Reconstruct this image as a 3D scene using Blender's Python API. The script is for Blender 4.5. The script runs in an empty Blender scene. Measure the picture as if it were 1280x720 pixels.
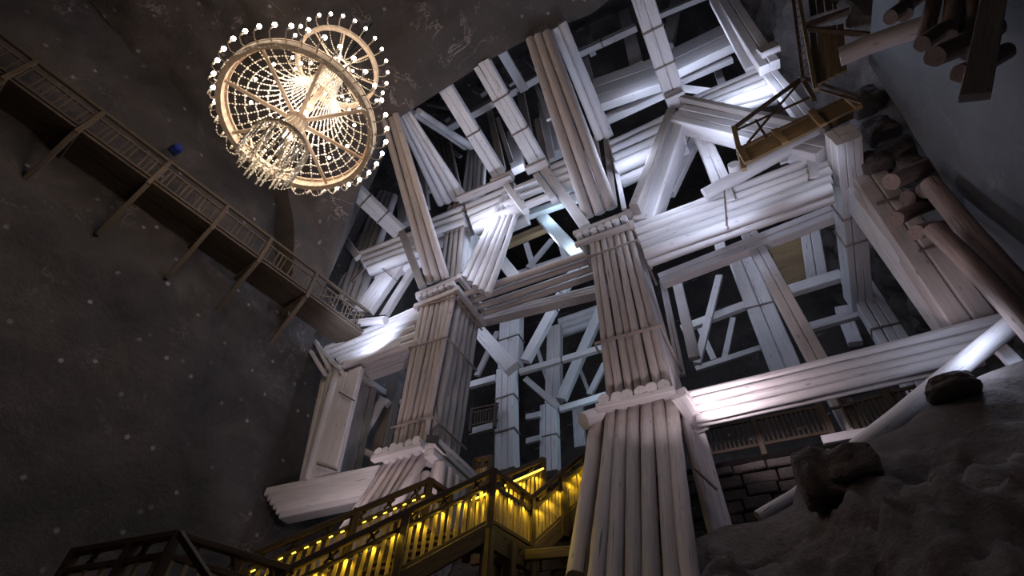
import bpy, bmesh, math, random
from mathutils import Vector, Matrix, noise
sc = bpy.context.scene
COL = sc.collection
rnd = random.Random(7)
PI = math.pi
# ------------------------------------------------------------------ camera frame
FPX = 663.0
AX = Vector((0.89558073, 0.30895861, -0.32012457))
AY = Vector((0.44363366, -0.67439472, 0.59023804))
AZ = Vector((0.03353119, 0.67062385, 0.74103935))
RIGHT = Vector((AX[0], AY[0], AZ[0])); UP = Vector((AX[1], AY[1], AZ[1])); FWD = Vector((AX[2], AY[2], AZ[2]))
def at(u, v, **k):
    """point of the hall seen at photo pixel u,v on the plane x=, y= or z="""
    d = (u-640)*RIGHT + (360-v)*UP + FPX*FWD
    a, c = list(k.items())[0]
    return d * (c / d['xyz'.index(a)])
def px(p):   # metres per photo pixel at p
    return p.dot(FWD)/FPX
# ------------------------------------------------------------------ materials
def ramp(nt, fac, stops):
    r = nt.nodes.new('ShaderNodeValToRGB'); nt.links.new(fac, r.inputs[0])
    e = r.color_ramp.elements
    while len(e) < len(stops): e.new(0.5)
    for i, (p, c) in enumerate(stops):
        e[i].position = p; e[i].color = (c if len(c) == 4 else (*c, 1))
    return r.outputs[0]
def nmat(name, rough=.8):
    m = bpy.data.materials.new(name); m.use_nodes = True
    nt = m.node_tree; b = nt.nodes['Principled BSDF']; b.inputs['Roughness'].default_value = rough
    return m, nt, b
def tex(nt, scale, kind='Object'):
    tc = nt.nodes.new('ShaderNodeTexCoord'); mp = nt.nodes.new('ShaderNodeMapping')
    mp.inputs['Scale'].default_value = scale; nt.links.new(tc.outputs[kind], mp.inputs[0]); return mp.outputs[0]
def noi(nt, vec, scale, detail=5, rough=.6, dist=0):
    n = nt.nodes.new('ShaderNodeTexNoise'); nt.links.new(vec, n.inputs['Vector'])
    n.inputs['Scale'].default_value = scale; n.inputs['Detail'].default_value = detail
    n.inputs['Roughness'].default_value = rough; n.inputs['Distortion'].default_value = dist
    return n.outputs['Fac']
def mix(nt, fac, a, b, mode='MIX'):
    m = nt.nodes.new('ShaderNodeMix'); m.data_type = 'RGBA'; m.blend_type = mode
    if isinstance(fac, float): m.inputs[0].default_value = fac
    else: nt.links.new(fac, m.inputs[0])
    for i, c in ((6, a), (7, b)):
        if isinstance(c, tuple): m.inputs[i].default_value = (*c, 1) if len(c) == 3 else c
        else: nt.links.new(c, m.inputs[i])
    return m.outputs[2]
def bump(nt, b, h, strength, dist=.02):
    n = nt.nodes.new('ShaderNodeBump'); n.inputs['Strength'].default_value = strength; n.inputs['Distance'].default_value = dist
    nt.links.new(h, n.inputs['Height']); nt.links.new(n.outputs[0], b.inputs['Normal'])
def wood(name, light, mid, dark, crack=.5):
    m, nt, b = nmat(name, .78)
    tc = nt.nodes.new('ShaderNodeTexCoord'); oi = nt.nodes.new('ShaderNodeObjectInfo')
    sv = nt.nodes.new('ShaderNodeVectorMath'); sv.operation = 'SCALE'; sv.inputs[0].default_value = (13, 7, 31)
    nt.links.new(oi.outputs['Random'], sv.inputs['Scale'])
    ad = nt.nodes.new('ShaderNodeVectorMath'); ad.operation = 'ADD'
    nt.links.new(tc.outputs['Object'], ad.inputs[0]); nt.links.new(sv.outputs[0], ad.inputs[1])
    def mp(s):
        n = nt.nodes.new('ShaderNodeMapping'); n.inputs['Scale'].default_value = s; nt.links.new(ad.outputs[0], n.inputs[0]); return n.outputs[0]
    g = noi(nt, mp((15, 15, .9)), 1.6, 7, .65, .4)
    base = ramp(nt, g, [(.22, tuple((a+b)/2 for a, b in zip(dark, mid))), (.42, mid), (.60, light)])
    st = noi(nt, mp((1.2, 1.2, .5)), 1.5, 5, .7)
    c = mix(nt, ramp(nt, st, [(.4, (0, 0, 0)), (.75, (.55,)*3)]), base, mid)
    ck = noi(nt, mp((20, 20, .5)), 1.3, 3, .5, .3)
    ckr = ramp(nt, ck, [(.29, (.95,)*3), (.335, (0, 0, 0))])
    c = mix(nt, ckr, c, tuple(x*crack for x in dark))
    kn = nt.nodes.new('ShaderNodeTexVoronoi'); nt.links.new(mp((3.2, 3.2, 1.1)), kn.inputs['Vector']); kn.inputs['Scale'].default_value = 1.3
    kr = ramp(nt, kn.outputs['Distance'], [(.05, (1, 1, 1)), (.12, (0, 0, 0))])
    c = mix(nt, kr, c, tuple(x*.6 for x in mid))
    hv = nt.nodes.new('ShaderNodeHueSaturation'); mr = nt.nodes.new('ShaderNodeMapRange')
    mr.inputs['To Min'].default_value = .78; mr.inputs['To Max'].default_value = 1.12
    nt.links.new(oi.outputs['Random'], mr.inputs[0]); nt.links.new(mr.outputs[0], hv.inputs['Value'])
    nt.links.new(c, hv.inputs['Color']); nt.links.new(hv.outputs[0], b.inputs['Base Color'])
    bump(nt, b, g, .4, .025)
    return m
def rock(name, light, mid, dark, spots=.0, scale=1.0, bd=.15, flat='xy', veins=.35):
    m, nt, b = nmat(name, .85)
    v = tex(nt, (scale,)*3)
    n1 = noi(nt, v, .45, 8, .68, .3); n2 = noi(nt, v, 3.5, 8, .7)
    c = ramp(nt, n1, [(.3, dark), (.5, mid), (.72, light)])
    c = mix(nt, ramp(nt, n2, [(.35, (.0,)*3), (.75, (.5,)*3)]), c, mid)
    # thin salt veins
    n3 = noi(nt, v, .5, 6, .62, .5)
    mm = nt.nodes.new('ShaderNodeMath'); mm.operation = 'SUBTRACT'; nt.links.new(n3, mm.inputs[0]); mm.inputs[1].default_value = .5
    ma = nt.nodes.new('ShaderNodeMath'); ma.operation = 'ABSOLUTE'; nt.links.new(mm.outputs[0], ma.inputs[0])
    vn = ramp(nt, ma.outputs[0], [(0, (veins,)*3), (.008, (0, 0, 0))])
    msk = ramp(nt, noi(nt, v, .55, 2, .5), [(.5, (0, 0, 0)), (.66, (1, 1, 1))])
    vn = mix(nt, 1.0, vn, msk, 'MULTIPLY')
    c = mix(nt, vn, c, tuple(min(1, x*3.2+.05) for x in light))
    if spots:
        vo = nt.nodes.new('ShaderNodeTexVoronoi'); sx = nt.nodes.new('ShaderNodeSeparateXYZ'); nt.links.new(v, sx.inputs[0]); cx = nt.nodes.new('ShaderNodeCombineXYZ')
        nt.links.new(sx.outputs[flat[0].upper()], cx.inputs[0]); nt.links.new(sx.outputs[flat[1].upper()], cx.inputs[1]); vo.voronoi_dimensions = '2D'
        nt.links.new(cx.outputs[0], vo.inputs['Vector']); vo.inputs['Scale'].default_value = .95
        ns = noi(nt, v, 9, 3, .6)
        ad = nt.nodes.new('ShaderNodeMath'); ad.operation = 'MULTIPLY_ADD'; nt.links.new(ns, ad.inputs[0]); ad.inputs[1].default_value = .06
        nt.links.new(vo.outputs['Distance'], ad.inputs[2])
        sp = ramp(nt, ad.outputs[0], [(.06, (spots,)*3), (.10, (0, 0, 0))])
        sp = mix(nt, 1.0, sp, ramp(nt, noi(nt, v, .9, 2, .5), [(.42, (.1,)*3), (.62, (1, 1, 1))]), 'MULTIPLY')
        c = mix(nt, sp, c, (.55, .50, .48))
    nt.links.new(c, b.inputs['Base Color']); 
    h = nt.nodes.new('ShaderNodeMath'); h.operation = 'ADD'; nt.links.new(n1, h.inputs[0]); nt.links.new(n2, h.inputs[1])
    bump(nt, b, h.outputs[0], .55, bd)
    return m
def plain(name, c, rough=.6, metal=0, var=.25):
    m, nt, b = nmat(name, rough); b.inputs['Metallic'].default_value = metal
    n = noi(nt, tex(nt, (4, 4, 1)), 3, 5, .6)
    nt.links.new(ramp(nt, n, [(.3, tuple(x*(1-var) for x in c)), (.7, tuple(min(1, x*(1+var)) for x in c))]), b.inputs['Base Color'])
    return m
def glow(name, c, s):
    m, nt, b = nmat(name); b.inputs['Base Color'].default_value = (*c, 1)
    b.inputs['Emission Color'].default_value = (*c, 1); b.inputs['Emission Strength'].default_value = s
    return m
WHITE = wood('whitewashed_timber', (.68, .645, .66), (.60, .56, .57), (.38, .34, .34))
TAN = wood('warm_light_timber', (.55, .485, .475), (.47, .41, .40), (.28, .235, .23))  # whitewashed wood with the warm front light mixed into its colour
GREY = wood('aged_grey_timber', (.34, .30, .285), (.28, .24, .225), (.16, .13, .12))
WALKW = wood('dusty_brown_timber', (.12, .085, .058), (.085, .06, .042), (.04, .028, .02))
LIT_BALUSTER = wood('glow_lightened_baluster', (.55, .40, .22), (.46, .32, .17), (.26, .17, .09))  # varnished brown wood, colour lightened to carry the strip glow
BROWN = wood('varnished_brown_timber', (.27, .18, .09), (.20, .13, .065), (.10, .062, .032))
DBROWN = wood('dark_brown_timber', (.12, .075, .05), (.085, .052, .035), (.045, .028, .02))
BARK = wood('rough_brown_log', (.26, .19, .165), (.17, .12, .105), (.07, .048, .04))
IRON = plain('rusty_iron_rod', (.16, .12, .11), .6, .3)
ROPE = plain('tarred_binding', (.30, .24, .22), .8)
ROCK = rock('dark_salt_rock', (.125, .102, .095), (.066, .056, .054), (.032, .028, .028), .6, flat='yz')
ROOF = rock('ceiling_salt_rock', (.14, .112, .10), (.085, .068, .062), (.045, .044, .040), .6, flat='xy', veins=.7)
SLATE = rock('smooth_grey_salt', (.10, .105, .12), (.075, .08, .092), (.05, .053, .062), 0, .8, .05, veins=.15)
RUBBLE = rock('brown_rubble_rock', (.18, .145, .135), (.10, .08, .074), (.045, .035, .032), 0, 1.6, .3, veins=0)
MOUND = rock('loose_brown_rock', (.20, .16, .15), (.12, .096, .09), (.055, .044, .042), 0, 1.4, .35, veins=0)
BEAD = plain('salt_crystal', (.92, .82, .70), .25); 
GILT = plain('pale_turned_wood', (.60, .48, .37), .55)
BULB = glow('lit_lamp_bulb', (1.0, .84, .66), 30)
LED = glow('yellow_led_strip', (1.0, .74, .06), 5)
BLUE = plain('blue_plastic', (.02, .04, .25), .5)
METAL = plain('dark_metal', (.05, .05, .055), .4, .6)
# ------------------------------------------------------------------ object helpers
def empty(name, loc, label, cat, group=None):
    o = bpy.data.objects.new(name, None); COL.objects.link(o); o.location = loc; o.empty_display_size = .3
    tag(o, label, cat, group, 'thing'); return o
def tag(o, label=None, cat=None, group=None, kind=None):
    for k, v in (('label', label), ('category', cat), ('group', group), ('kind', kind)):
        if v: o[k] = v
    return o
def link(name, bm, mat, loc, q=None, parent=None, smooth=False, label=None):
    me = bpy.data.meshes.new(name); bm.normal_update(); bm.to_mesh(me); bm.free()
    me.materials.append(mat)
    if smooth:
        for p in me.polygons: p.use_smooth = True
        try: me.set_sharp_from_angle(angle=math.radians(50))
        except Exception: pass
    o = bpy.data.objects.new(name, me); COL.objects.link(o)
    if parent is not None:
        o.parent = parent; loc = Vector(loc) - wloc(parent)
    o.location = loc
    if q is not None: o.rotation_mode = 'QUATERNION'; o.rotation_quaternion = q
    if label: o['label'] = label
    return o
def wloc(o):
    v = Vector(o.location)
    if o.parent is not None: v += wloc(o.parent)
    return v
def sweep(bm, prof, L, segs, wob=0., tap=1., seed=0, off=(0, 0), rough=0., z0=0., endw=0.):
    rr = random.Random(seed); n = len(prof); rings = []
    p1, p2 = rr.uniform(0, 6), rr.uniform(0, 6)
    for i in range(segs+1):
        t = i/segs; s = 1+(tap-1)*t
        bx, by = wob*math.sin(t*3.1+p1), wob*math.sin(t*2.6+p2)
        sc_ = s*(1+rough*.5*rr.uniform(-1, 1))
        ring = []
        for x, y in prof:
            k = sc_*(1+rough*rr.uniform(-1, 1))
            dz = endw*rr.uniform(-1, 1) if i in (0, segs) else 0
            ring.append(bm.verts.new((off[0]+x*k+bx, off[1]+y*k+by, z0+t*L+dz)))
        rings.append(ring)
    for a, b in zip(rings, rings[1:]):
        for j in range(n): bm.faces.new((a[j], a[(j+1) % n], b[(j+1) % n], b[j]))
    bm.faces.new(rings[0][::-1]); bm.faces.new(rings[-1])
def circ(r, n=12): return [(r*math.cos(2*PI*i/n), r*math.sin(2*PI*i/n)) for i in range(n)]
def cham(w, h, c=None):
    c = c if c is not None else min(w, h)*.08; a, b = w/2, h/2
    return [(a-c, -b), (a, -b+c), (a, b-c), (a-c, b), (-a+c, b), (-a, b-c), (-a, -b+c), (-a+c, -b)]
def frame(p0, p1, side):
    z = (p1-p0).normalized(); x = (side - z*side.dot(z))
    if x.length < 1e-4: x = z.orthogonal()
    x.normalize(); y = z.cross(x)
    return Matrix((x, y, z)).transposed().to_quaternion()
def log(name, p0, p1, r0, parent, mat=WHITE, r1=None, seed=None, wob=.02, n=12):
    p0 = Vector(p0); p1 = Vector(p1); L = (p1-p0).length; bm = bmesh.new()
    sd = rnd.randint(0, 99999) if seed is None else seed
    sweep(bm, circ(r0, n), L, max(3, int(L/.45)), wob, (r1 or r0)/r0, sd, rough=.035, endw=.015)
    q = frame(p0, p1, Vector((0, -1, .3)))
    o = link(name, bm, mat, p0, q, parent, True); return o
def timber(name, p0, p1, w, t, side, parent, mat=WHITE, boards=1, layers=1, wob=.008, label=None):
    """squared timber; side = direction of its width w; boards/layers are seams within one piece"""
    p0 = Vector(p0); p1 = Vector(p1); L = (p1-p0).length; bm = bmesh.new()
    bw = w/boards; bt = t/layers
    for i in range(boards):
        for j in range(layers):
            sd = rnd.randint(0, 99999)
            g = .012 if boards*layers > 1 else 0
            sweep(bm, cham(bw-g, bt-g, min(bw, bt)*.09), L+rnd.uniform(-.03, .03)*(boards > 1), max(2, int(L/.8)), wob, 1, sd,
                  off=(-w/2+bw*(i+.5)+0, -t/2+bt*(j+.5)), rough=.006)
    return link(name, bm, mat, p0, frame(p0, p1, side), parent, False, label)
def tube(name, pts, r, parent, mat=IRON, n=6, label=None, closed=False):
    pts = [Vector(p) for p in pts]; c = pts[0].copy(); bm = bmesh.new()
    add_tube(bm, [p-c for p in pts], r, n, closed)
    return link(name, bm, mat, c, None, parent, True, label)
def add_tube(bm, pts, r, n=6, closed=False):
    rings = []; m = len(pts)
    for i, p in enumerate(pts):
        a = pts[(i-1) % m] if (i or closed) else p; b = pts[(i+1) % m] if (i < m-1 or closed) else p
        d = (b-a).normalized(); x = d.orthogonal() if abs(d.z) > .95 else d.cross(Vector((0, 0, 1))); x.normalize(); y = d.cross(x)
        rings.append([bm.verts.new(p+x*r*math.cos(2*PI*j/n)+y*r*math.sin(2*PI*j/n)) for j in range(n)])
    pr = list(zip(rings, rings[1:]+([rings[0]] if closed else [])))
    if not closed: pr = list(zip(rings, rings[1:]))
    for a, b in pr:
        for j in range(n): bm.faces.new((a[j], a[(j+1) % n], b[(j+1) % n], b[j]))
    if not closed: bm.faces.new(rings[0][::-1]); bm.faces.new(rings[-1])
def add_box(bm, c, s, R=None):
    M = Matrix.Translation(c) @ ((R.to_4x4() if R is not None else Matrix.Identity(4)) @ Matrix.Diagonal((*s, 1)))
    bmesh.ops.create_cube(bm, size=1, matrix=M)
def lathe(name, prof, loc, parent, mat, n=24):
    bm = bmesh.new(); rings = [[bm.verts.new((r*math.cos(2*PI*j/n), r*math.sin(2*PI*j/n), z)) for j in range(n)] for r, z in prof]
    for a, b in zip(rings, rings[1:]):
        for j in range(n): bm.faces.new((a[j], a[(j+1) % n], b[(j+1) % n], b[j]))
    bm.faces.new(rings[0][::-1]); bm.faces.new(rings[-1])
    bmesh.ops.recalc_face_normals(bm, faces=bm.faces)
    return link(name, bm, mat, loc, None, parent, True)
def lerp(a, b, t): return a+(b-a)*t
VX, VY, VZ = Vector((1, 0, 0)), Vector((0, 1, 0)), Vector((0, 0, 1))
def bundle(t, A0, A1, B0, B1, n, mat=WHITE, push=1.0, jag=.06, core=None, back=0, bdir=VY, tight=.95):
    """n round logs side by side between edge A (A0-A1) and edge B; back = further rows behind"""
    for k in range(back+1):
        for i in range(n):
            f = (i+.5)/n
            p0, p1 = lerp(A0, B0, f), lerp(A1, B1, f)
            d = (p1-p0).normalized()
            r0 = (B0-A0-(B0-A0).project(d)).length/n/2*tight; r1 = (B1-A1-(B1-A1).project(d)).length/n/2*tight
            off = bdir*(r0*push+2*k*r0)
            p0 = p0+off - d*rnd.uniform(0, jag); p1 = p1+off + d*rnd.uniform(0, jag)
            log('log', p0, p1, r0, t, mat, r1)
# ================================================================== THE SETTING
def grid_obj(name, f, nu, nv, mat, kind='structure', label=None, cat=None):
    bm = bmesh.new(); vs = [[bm.verts.new(f(i/nu, j/nv)) for j in range(nv+1)] for i in range(nu+1)]
    for i in range(nu):
        for j in range(nv): bm.faces.new((vs[i][j], vs[i+1][j], vs[i+1][j+1], vs[i][j+1]))
    o = link(name, bm, mat, (0, 0, 0), None, None, True); tag(o, label, cat, None, kind); return o
def nz(p, s, a): return a*noise.fractal(Vector(p)*s, 1.0, 2.0, 4)
def wl_x(y, z):
    x = -14.6 + .10*y
    if z > 14.6 and y > 6.0: x -= min(1.6, (z-14.6)*.45)*min(1, (y-6)/2)
    return x
def f_left(u, v):
    y = -10+40*u; z = -2+40*v; x = wl_x(y, z)
    p = Vector((x, y, z)); return p + Vector((nz(p, .25, .35)+nz(p, 1.2, .07), 0, 0))
grid_obj('wall_left', f_left, 160, 160, ROCK)
EDGE = [at(u, v, z=z) for u, v, z in ((380, 400, 12.6), (400, 372, 14.6), (412, 345, 15.5), (428, 293, 17.2), (441, 255, 18.2), (480, 160, 19.3), (553, 113, 20.3), (598, 83, 20.9), (663, 47, 21.0), (740, 17, 21.2), (800, -30, 21.4), (1000, -150, 21.6))]
def edge_at(x):
    for a, b in zip(EDGE, EDGE[1:]):
        if a.x <= x <= b.x: return lerp(a, b, (x-a.x)/(b.x-a.x))
    return EDGE[0].copy() if x < EDGE[0].x else EDGE[-1].copy()
def f_ceil(u, v):
    x = -14.9+25*u; e = edge_at(x); y = lerp(-12, e.y, v); k = min(1, max(0, (y-4.5)/(e.y-4.5))) if e.y > 5 else 1; z = lerp(max(e.z, 19.0-.25*max(0, -12-x)), e.z, k*k)
    p = Vector((x, y, z)); return p + Vector((0, 0, (nz(p, .3, .35)+nz(p, 1.3, .08))*min(1, (1-v)*6+.25)))
grid_obj('ceiling', f_ceil, 120, 110, ROOF)
def f_cedge(u, v):
    x = -14.9+25*u; e = edge_at(x); z = e.z+v*20
    p = Vector((x, e.y+.15*v, z)); return p + Vector((0, nz(p, .5, .1)*v, nz(p, .3, .35)*.25+nz(p, 1.3, .08)*.25 if v == 0 else 0))
grid_obj('trim_1', f_cedge, 120, 12, ROOF)
def f_floor(u, v):
    p = Vector((-16+30*u, -12+44*v, -1.6)); return p+Vector((0, 0, nz(p, .4, .15)))
grid_obj('floor', f_floor, 60, 80, MOUND)
def f_back(u, v):
    p = Vector((-16+28*u, 27, -2+40*v)); return p+Vector((0, nz(p, .3, .8), 0))
grid_obj('wall_back', f_back, 60, 80, ROCK)
def f_top(u, v):
    p = Vector((-18+30*u, 5+23*v, 37)); return p+Vector((0, 0, nz(p, .3, .8)))
grid_obj('trim_2', f_top, 40, 40, ROCK)
def f_front(u, v):
    p = Vector((-16+30*u, -11, -2+24*v)); return p+Vector((0, nz(p, .3, .5), 0))
grid_obj('wall_front', f_front, 40, 40, ROCK)
# right wall: smooth near face, rough recess behind it
RE = [at(1110, -160, y=8.2), at(1100, 0, y=8.3), at(1085, 75, y=8.5), at(1130, 150, y=8.9), at(1185, 235, y=9.6), at(1240, 318, y=10.2), at(1300, 400, y=10.6), at(1420, 560, y=11)]
def re_at(z):
    for a, b in zip(RE, RE[1:]):
        if b.z <= z <= a.z: return lerp(b, a, (z-b.z)/(a.z-b.z))
    return RE[0].copy() if z > RE[0].z else RE[-1].copy()
def f_rnear(u, v):
    z = -2+25*v; e = re_at(z); y = lerp(-12, e.y, u); x = e.x + (1-u)*1.8
    p = Vector((x, y, z)); return p+Vector(((nz(p, .35, .3)+nz(p, 1.5, .06))*min(1, .2+(1-u)*4), 0, 0))
grid_obj('wall_right', f_rnear, 70, 90, SLATE)
def f_rfar(u, v):
    z = -2+40*v; e = re_at(z); 
    if u < .12: x = lerp(e.x, 6.6, u/.12); y = e.y+.25*u
    else: x = 6.6; y = e.y+(u-.12)*20
    p = Vector((x, y, z)); return p+Vector(((nz(p, .7, .7)+nz(p, 2.2, .25))*min(1, u*6), 0, 0))
grid_obj('trim_3', f_rfar, 80, 160, RUBBLE)
# inner ledge (ground inside the timber frame) and its stone retaining wall
def f_ledge(u, v):
    p = Vector((-14.5+21*u, 11.75+16*v, 6.35)); return p+Vector((0, 0, nz(p, .6, .12)*min(1, v*6)))
grid_obj('trim_4', f_ledge, 50, 40, MOUND)
def f_bank(u, v):
    x = -14.5+12.2*u; z = lerp(6.3, -1.6, v); y = 11.6-3.3*v*v-1.6*v
    p = Vector((x, y, z)); return p+Vector((0, nz(p, .8, .35), nz(p, 1.1, .2)*(0 < v < 1)))
grid_obj('trim_5', f_bank, 60, 40, MOUND)
# rock mound at lower right
CR = [(700, 760, 8.7), (800, 715, 8.7), (868, 672, 8.7), (905, 655, 9), (950, 650, 9), (990, 630, 9), (1002, 566, 9), (1030, 562, 9), (1070, 556, 9), (1130, 530, 9.2), (1180, 488, 9.3), (1230, 466, 9.4), (1285, 446, 9.6), (1400, 400, 10)]
CRP = [at(u, v, y=y) for u, v, y in CR]
def f_mound(u, v):
    s = u*(len(CRP)-1); i = min(int(s), len(CRP)-2); c = lerp(CRP[i], CRP[i+1], s-i)
    if v < .12:
        t = v/.12; p = Vector((c.x, c.y+2.0*(1-t), c.z-3.0*(1-t)**1.2))
    else:
        t = (v-.12)/.88; p = Vector((c.x*(1+.35*t)+1.2*t, lerp(c.y, 2.6, t), lerp(c.z, -1.7, t**.92)))
    a = min(1, abs(v-.12)*7)
    q = p + Vector((nz(p, .8, .25), nz(p+Vector((9, 0, 0)), .7, .3), nz(p, .65, .65)+nz(p, 2.6, .16)))*a
    return q
grid_obj('rock_mound', f_mound, 150, 130, MOUND, kind='structure')
# ------------------------------------------------------------------ boulders on the mound crest
def boulder(loc, s, seed, label, mat=MOUND):
    bm = bmesh.new(); bmesh.ops.create_icosphere(bm, subdivisions=4, radius=1)
    for v in bm.verts:
        n_ = noise.fractal(v.co*.9+Vector((seed, 0, 0)), 1, 2, 3); c_ = 0; m_ = max(abs(v.co.x), abs(v.co.y), abs(v.co.z)); v.co *= (.75/m_)*.55+.45
        v.co = Vector((v.co.x*s[0], v.co.y*s[1], v.co.z*s[2]))*(1+.22*n_)
    o = link('boulder', bm, mat, loc, None, None, False); tag(o, label, 'boulder', 'boulders on the mound crest'); return o
boulder(at(1022, 598, y=8.3), (.32, .4, .50), 3.1, 'upright dark boulder standing on the crest in front of the stone wall')
boulder(at(1062, 588, y=8.2), (.42, .4, .30), 8.7, 'broad low boulder leaning against the upright one')
boulder(at(1190, 487, y=9.0), (.42, .4, .16), 5.2, 'flat dark stone on the mound beneath the bright diagonal log')
# ================================================================== TIMBER FRAME
Y0 = 10.0
def thing(name, base, label, cat, group=None): return empty(name, base, label, cat, group)
def rod(t, pts, r=.03, mat=ROPE): tube('binding_rod', pts, r, t, mat)
GC = 'log columns of the front frame'
# --- left front column, tier between the lower and the middle beams
def q(*pts, **k): return [at(u, v, **k) for u, v in pts]
tl, tr, bl, br = q((527, 374), (570, 362), (487, 562), (533, 548), y=Y0)
t = thing('log_column', bl, 'square column of upright logs left of the frame, standing above the yellow-lit stairs', 'column', GC)
bundle(t, bl, tl, br, tr, 7, TAN)
sb, st_ = br+Vector((0, 1.75, .0)), tr+Vector((0, 1.75, 0))
bundle(t, br+VY*.28, tr+VY*.28, sb, st_, 5, TAN, bdir=-VX, push=.9)
for z in (8.3, 11.3, 13.2):
    f = (z-bl.z)/(tl.z-bl.z); a, b = lerp(bl, tl, f), lerp(br, tr, f)
    rod(t, [a+Vector((-.1, .25, 0)), a+Vector((-.06, -.05, 0)), b+Vector((.05, -.05, .0)), b+Vector((.1, 1.8, 0))], .035)
# cap on top of it
def cap(A, B, n, label, mat=TAN, h=.62, cat='capital'):
    t = thing('column_cap', A, label, cat, 'timber caps of the front columns')
    w = (B-A)
    timber('cap_board', A+VZ*h-w*.06, B+VZ*h+w*.06, .2, .14, VZ, t, mat)
    timber('cap_board', A-w*.04, B+w*.04, .2, .14, VZ, t, mat)
    for i in range(n):
        c = lerp(A, B, (i+.5)/n)+VZ*h*.5; log('stub_log', c-VY*.14, c+VY*1.7, w.length/n*.47, t, WHITE)
    timber('side_board', B+Vector((.08, -.1, .0)), B+Vector((.08, 1.9, 0)), .22, .16, VZ, t, mat)
    timber('side_board', B+Vector((.08, -.1, h)), B+Vector((.08, 1.9, h)), .22, .16, VZ, t, mat)
    return t
cap(at(520, 383, y=9.95), at(570, 363, y=9.95), 7, 'timber cap with stub logs on the left log column')
cap(at(722, 306, y=9.95), at(787, 282, y=9.95), 7, 'timber cap with two cross boards on the right log column')
# --- right front column
tl, tr, bl, br = q((735, 303), (788, 284), (757, 506), (842, 487), y=Y0)
t = thing('log_column', bl, 'thick column of seven upright logs in the middle of the frame', 'column', GC)
bundle(t, bl, tl, br, tr, 7, TAN)
bundle(t, br+Vector((.0, .3, 0)), tr+Vector((0, .3, 0)), br+Vector((0, 1.9, 0)), tr+Vector((0, 1.9, 0)), 5, WHITE, bdir=-VX, push=.9)
for z in (9.2, 12.7):
    f = (z-bl.z)/(tl.z-bl.z); a, b = lerp(bl, tl, f), lerp(br, tr, f)
    rod(t, [a+Vector((-.12, .3, 0)), a+Vector((-.1, -.06, 0)), b+Vector((.1, -.06, .0)), b+Vector((.12, 1.9, 0))], .04)
# --- belts of log ends at the lower tier
def belt(A, B, n, label, dirn=VY, L=1.9):
    t = thing('log_belt', A, label, 'belt', 'rows of sawn log ends under the front columns')
    for i in range(n):
        c = lerp(A, B, (i+.5)/n); w = (B-A).length/n
        log('stub_log', c-dirn*.22+VZ*w*.5, c+dirn*L+VZ*w*.5, w*.5, t, WHITE)
    timber('belt_board', A-(B-A)*.04-dirn*.12, B+(B-A)*.04-dirn*.12, .14, .2, VZ, t, WHITE)
    return t
belt(at(472, 577, y=9.85), at(529, 560, y=9.85), 6, 'row of six white log ends under the left log column')
belt(at(752, 513, y=9.85), at(843, 493, y=9.85), 6, 'row of pale log ends under the thick middle column')
t = thing('cross_log', at(728, 530, y=9.9), 'short white sawn log poking out left of the thick middle column', 'log')
log('log', at(729, 527, y=9.8), at(757, 518, y=10.2), .2, t, WHITE)
for (a, b, w) in (((540, 553), (592, 582), .34), ((536, 566), (590, 592), .2)):
    p = at(*a, y=10.0); t = thing('side_beam', p, 'white squared timber on the right side of the left column belt, '+('upper' if w > .3 else 'lower')+' one', 'beam')
    timber('timber', p, Vector((p.x+.05, 12.1, p.z-.02)), w, .3, VZ, t, WHITE, boards=2 if w > .3 else 1)
# --- lower rakers
p0 = [at(473, 581, y=10.0), at(531, 566, y=10.0)]
xs = (p0[0].x, p0[1].x)
t = thing('log_raker', Vector((xs[0], 7.0, 3.9)), 'slanting brace of pale planks running down from the left column behind the stair rail', 'brace')
lo = [at(385, 715, x=xs[0]-.5), at(455, 695, x=xs[1])]
bundle(t, lo[0], p0[0], lo[1], p0[1], 6, TAN, tight=1.0)
t = thing('log_column', Vector((-7.5, 10.2, -1.6)), 'lower part of the left log column with round logs seen behind the stair rail', 'column', GC)
bundle(t, Vector((-7.4, 10.2, 4.0)), Vector((-7.45, 10.2, 7.05)), Vector((-7.4, 12.0, 4.0)), Vector((-7.45, 12.0, 7.05)), 5, TAN, bdir=-VX, push=.3)
bundle(t, Vector((-9.2, 10.5, 4.0)), Vector((-9.2, 10.5, 7.05)), Vector((-7.6, 10.5, 4.0)), Vector((-7.6, 10.5, 7.05)), 5, TAN)
a0, b0 = at(753, 519, y=9.95), at(845, 497, y=9.95)
a1, b1 = at(731, 728, y=7.75), at(876, 728, y=7.75)
t = thing('log_raker', a1, 'six heavy round logs splaying down to the floor below the thick middle column', 'brace')
bundle(t, a1, a0, b1, b0, 6, TAN, tight=1.0)
log('log', at(720, 722, y=8.3), at(746, 528, y=10.2), .17, t, TAN)
t = thing('log_column', at(895, 690, y=10), 'pale upright logs behind the heavy splayed logs, brightly lit at the top', 'column', GC)
bundle(t, at(895, 700, y=10.2), at(853, 525, y=10.2), at(915, 668, y=10.9), at(870, 520, y=10.9), 3, WHITE, push=0)
tube('binding_rod', q((868, 585), (896, 612), y=9.95), .03, t, ROPE)
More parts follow.
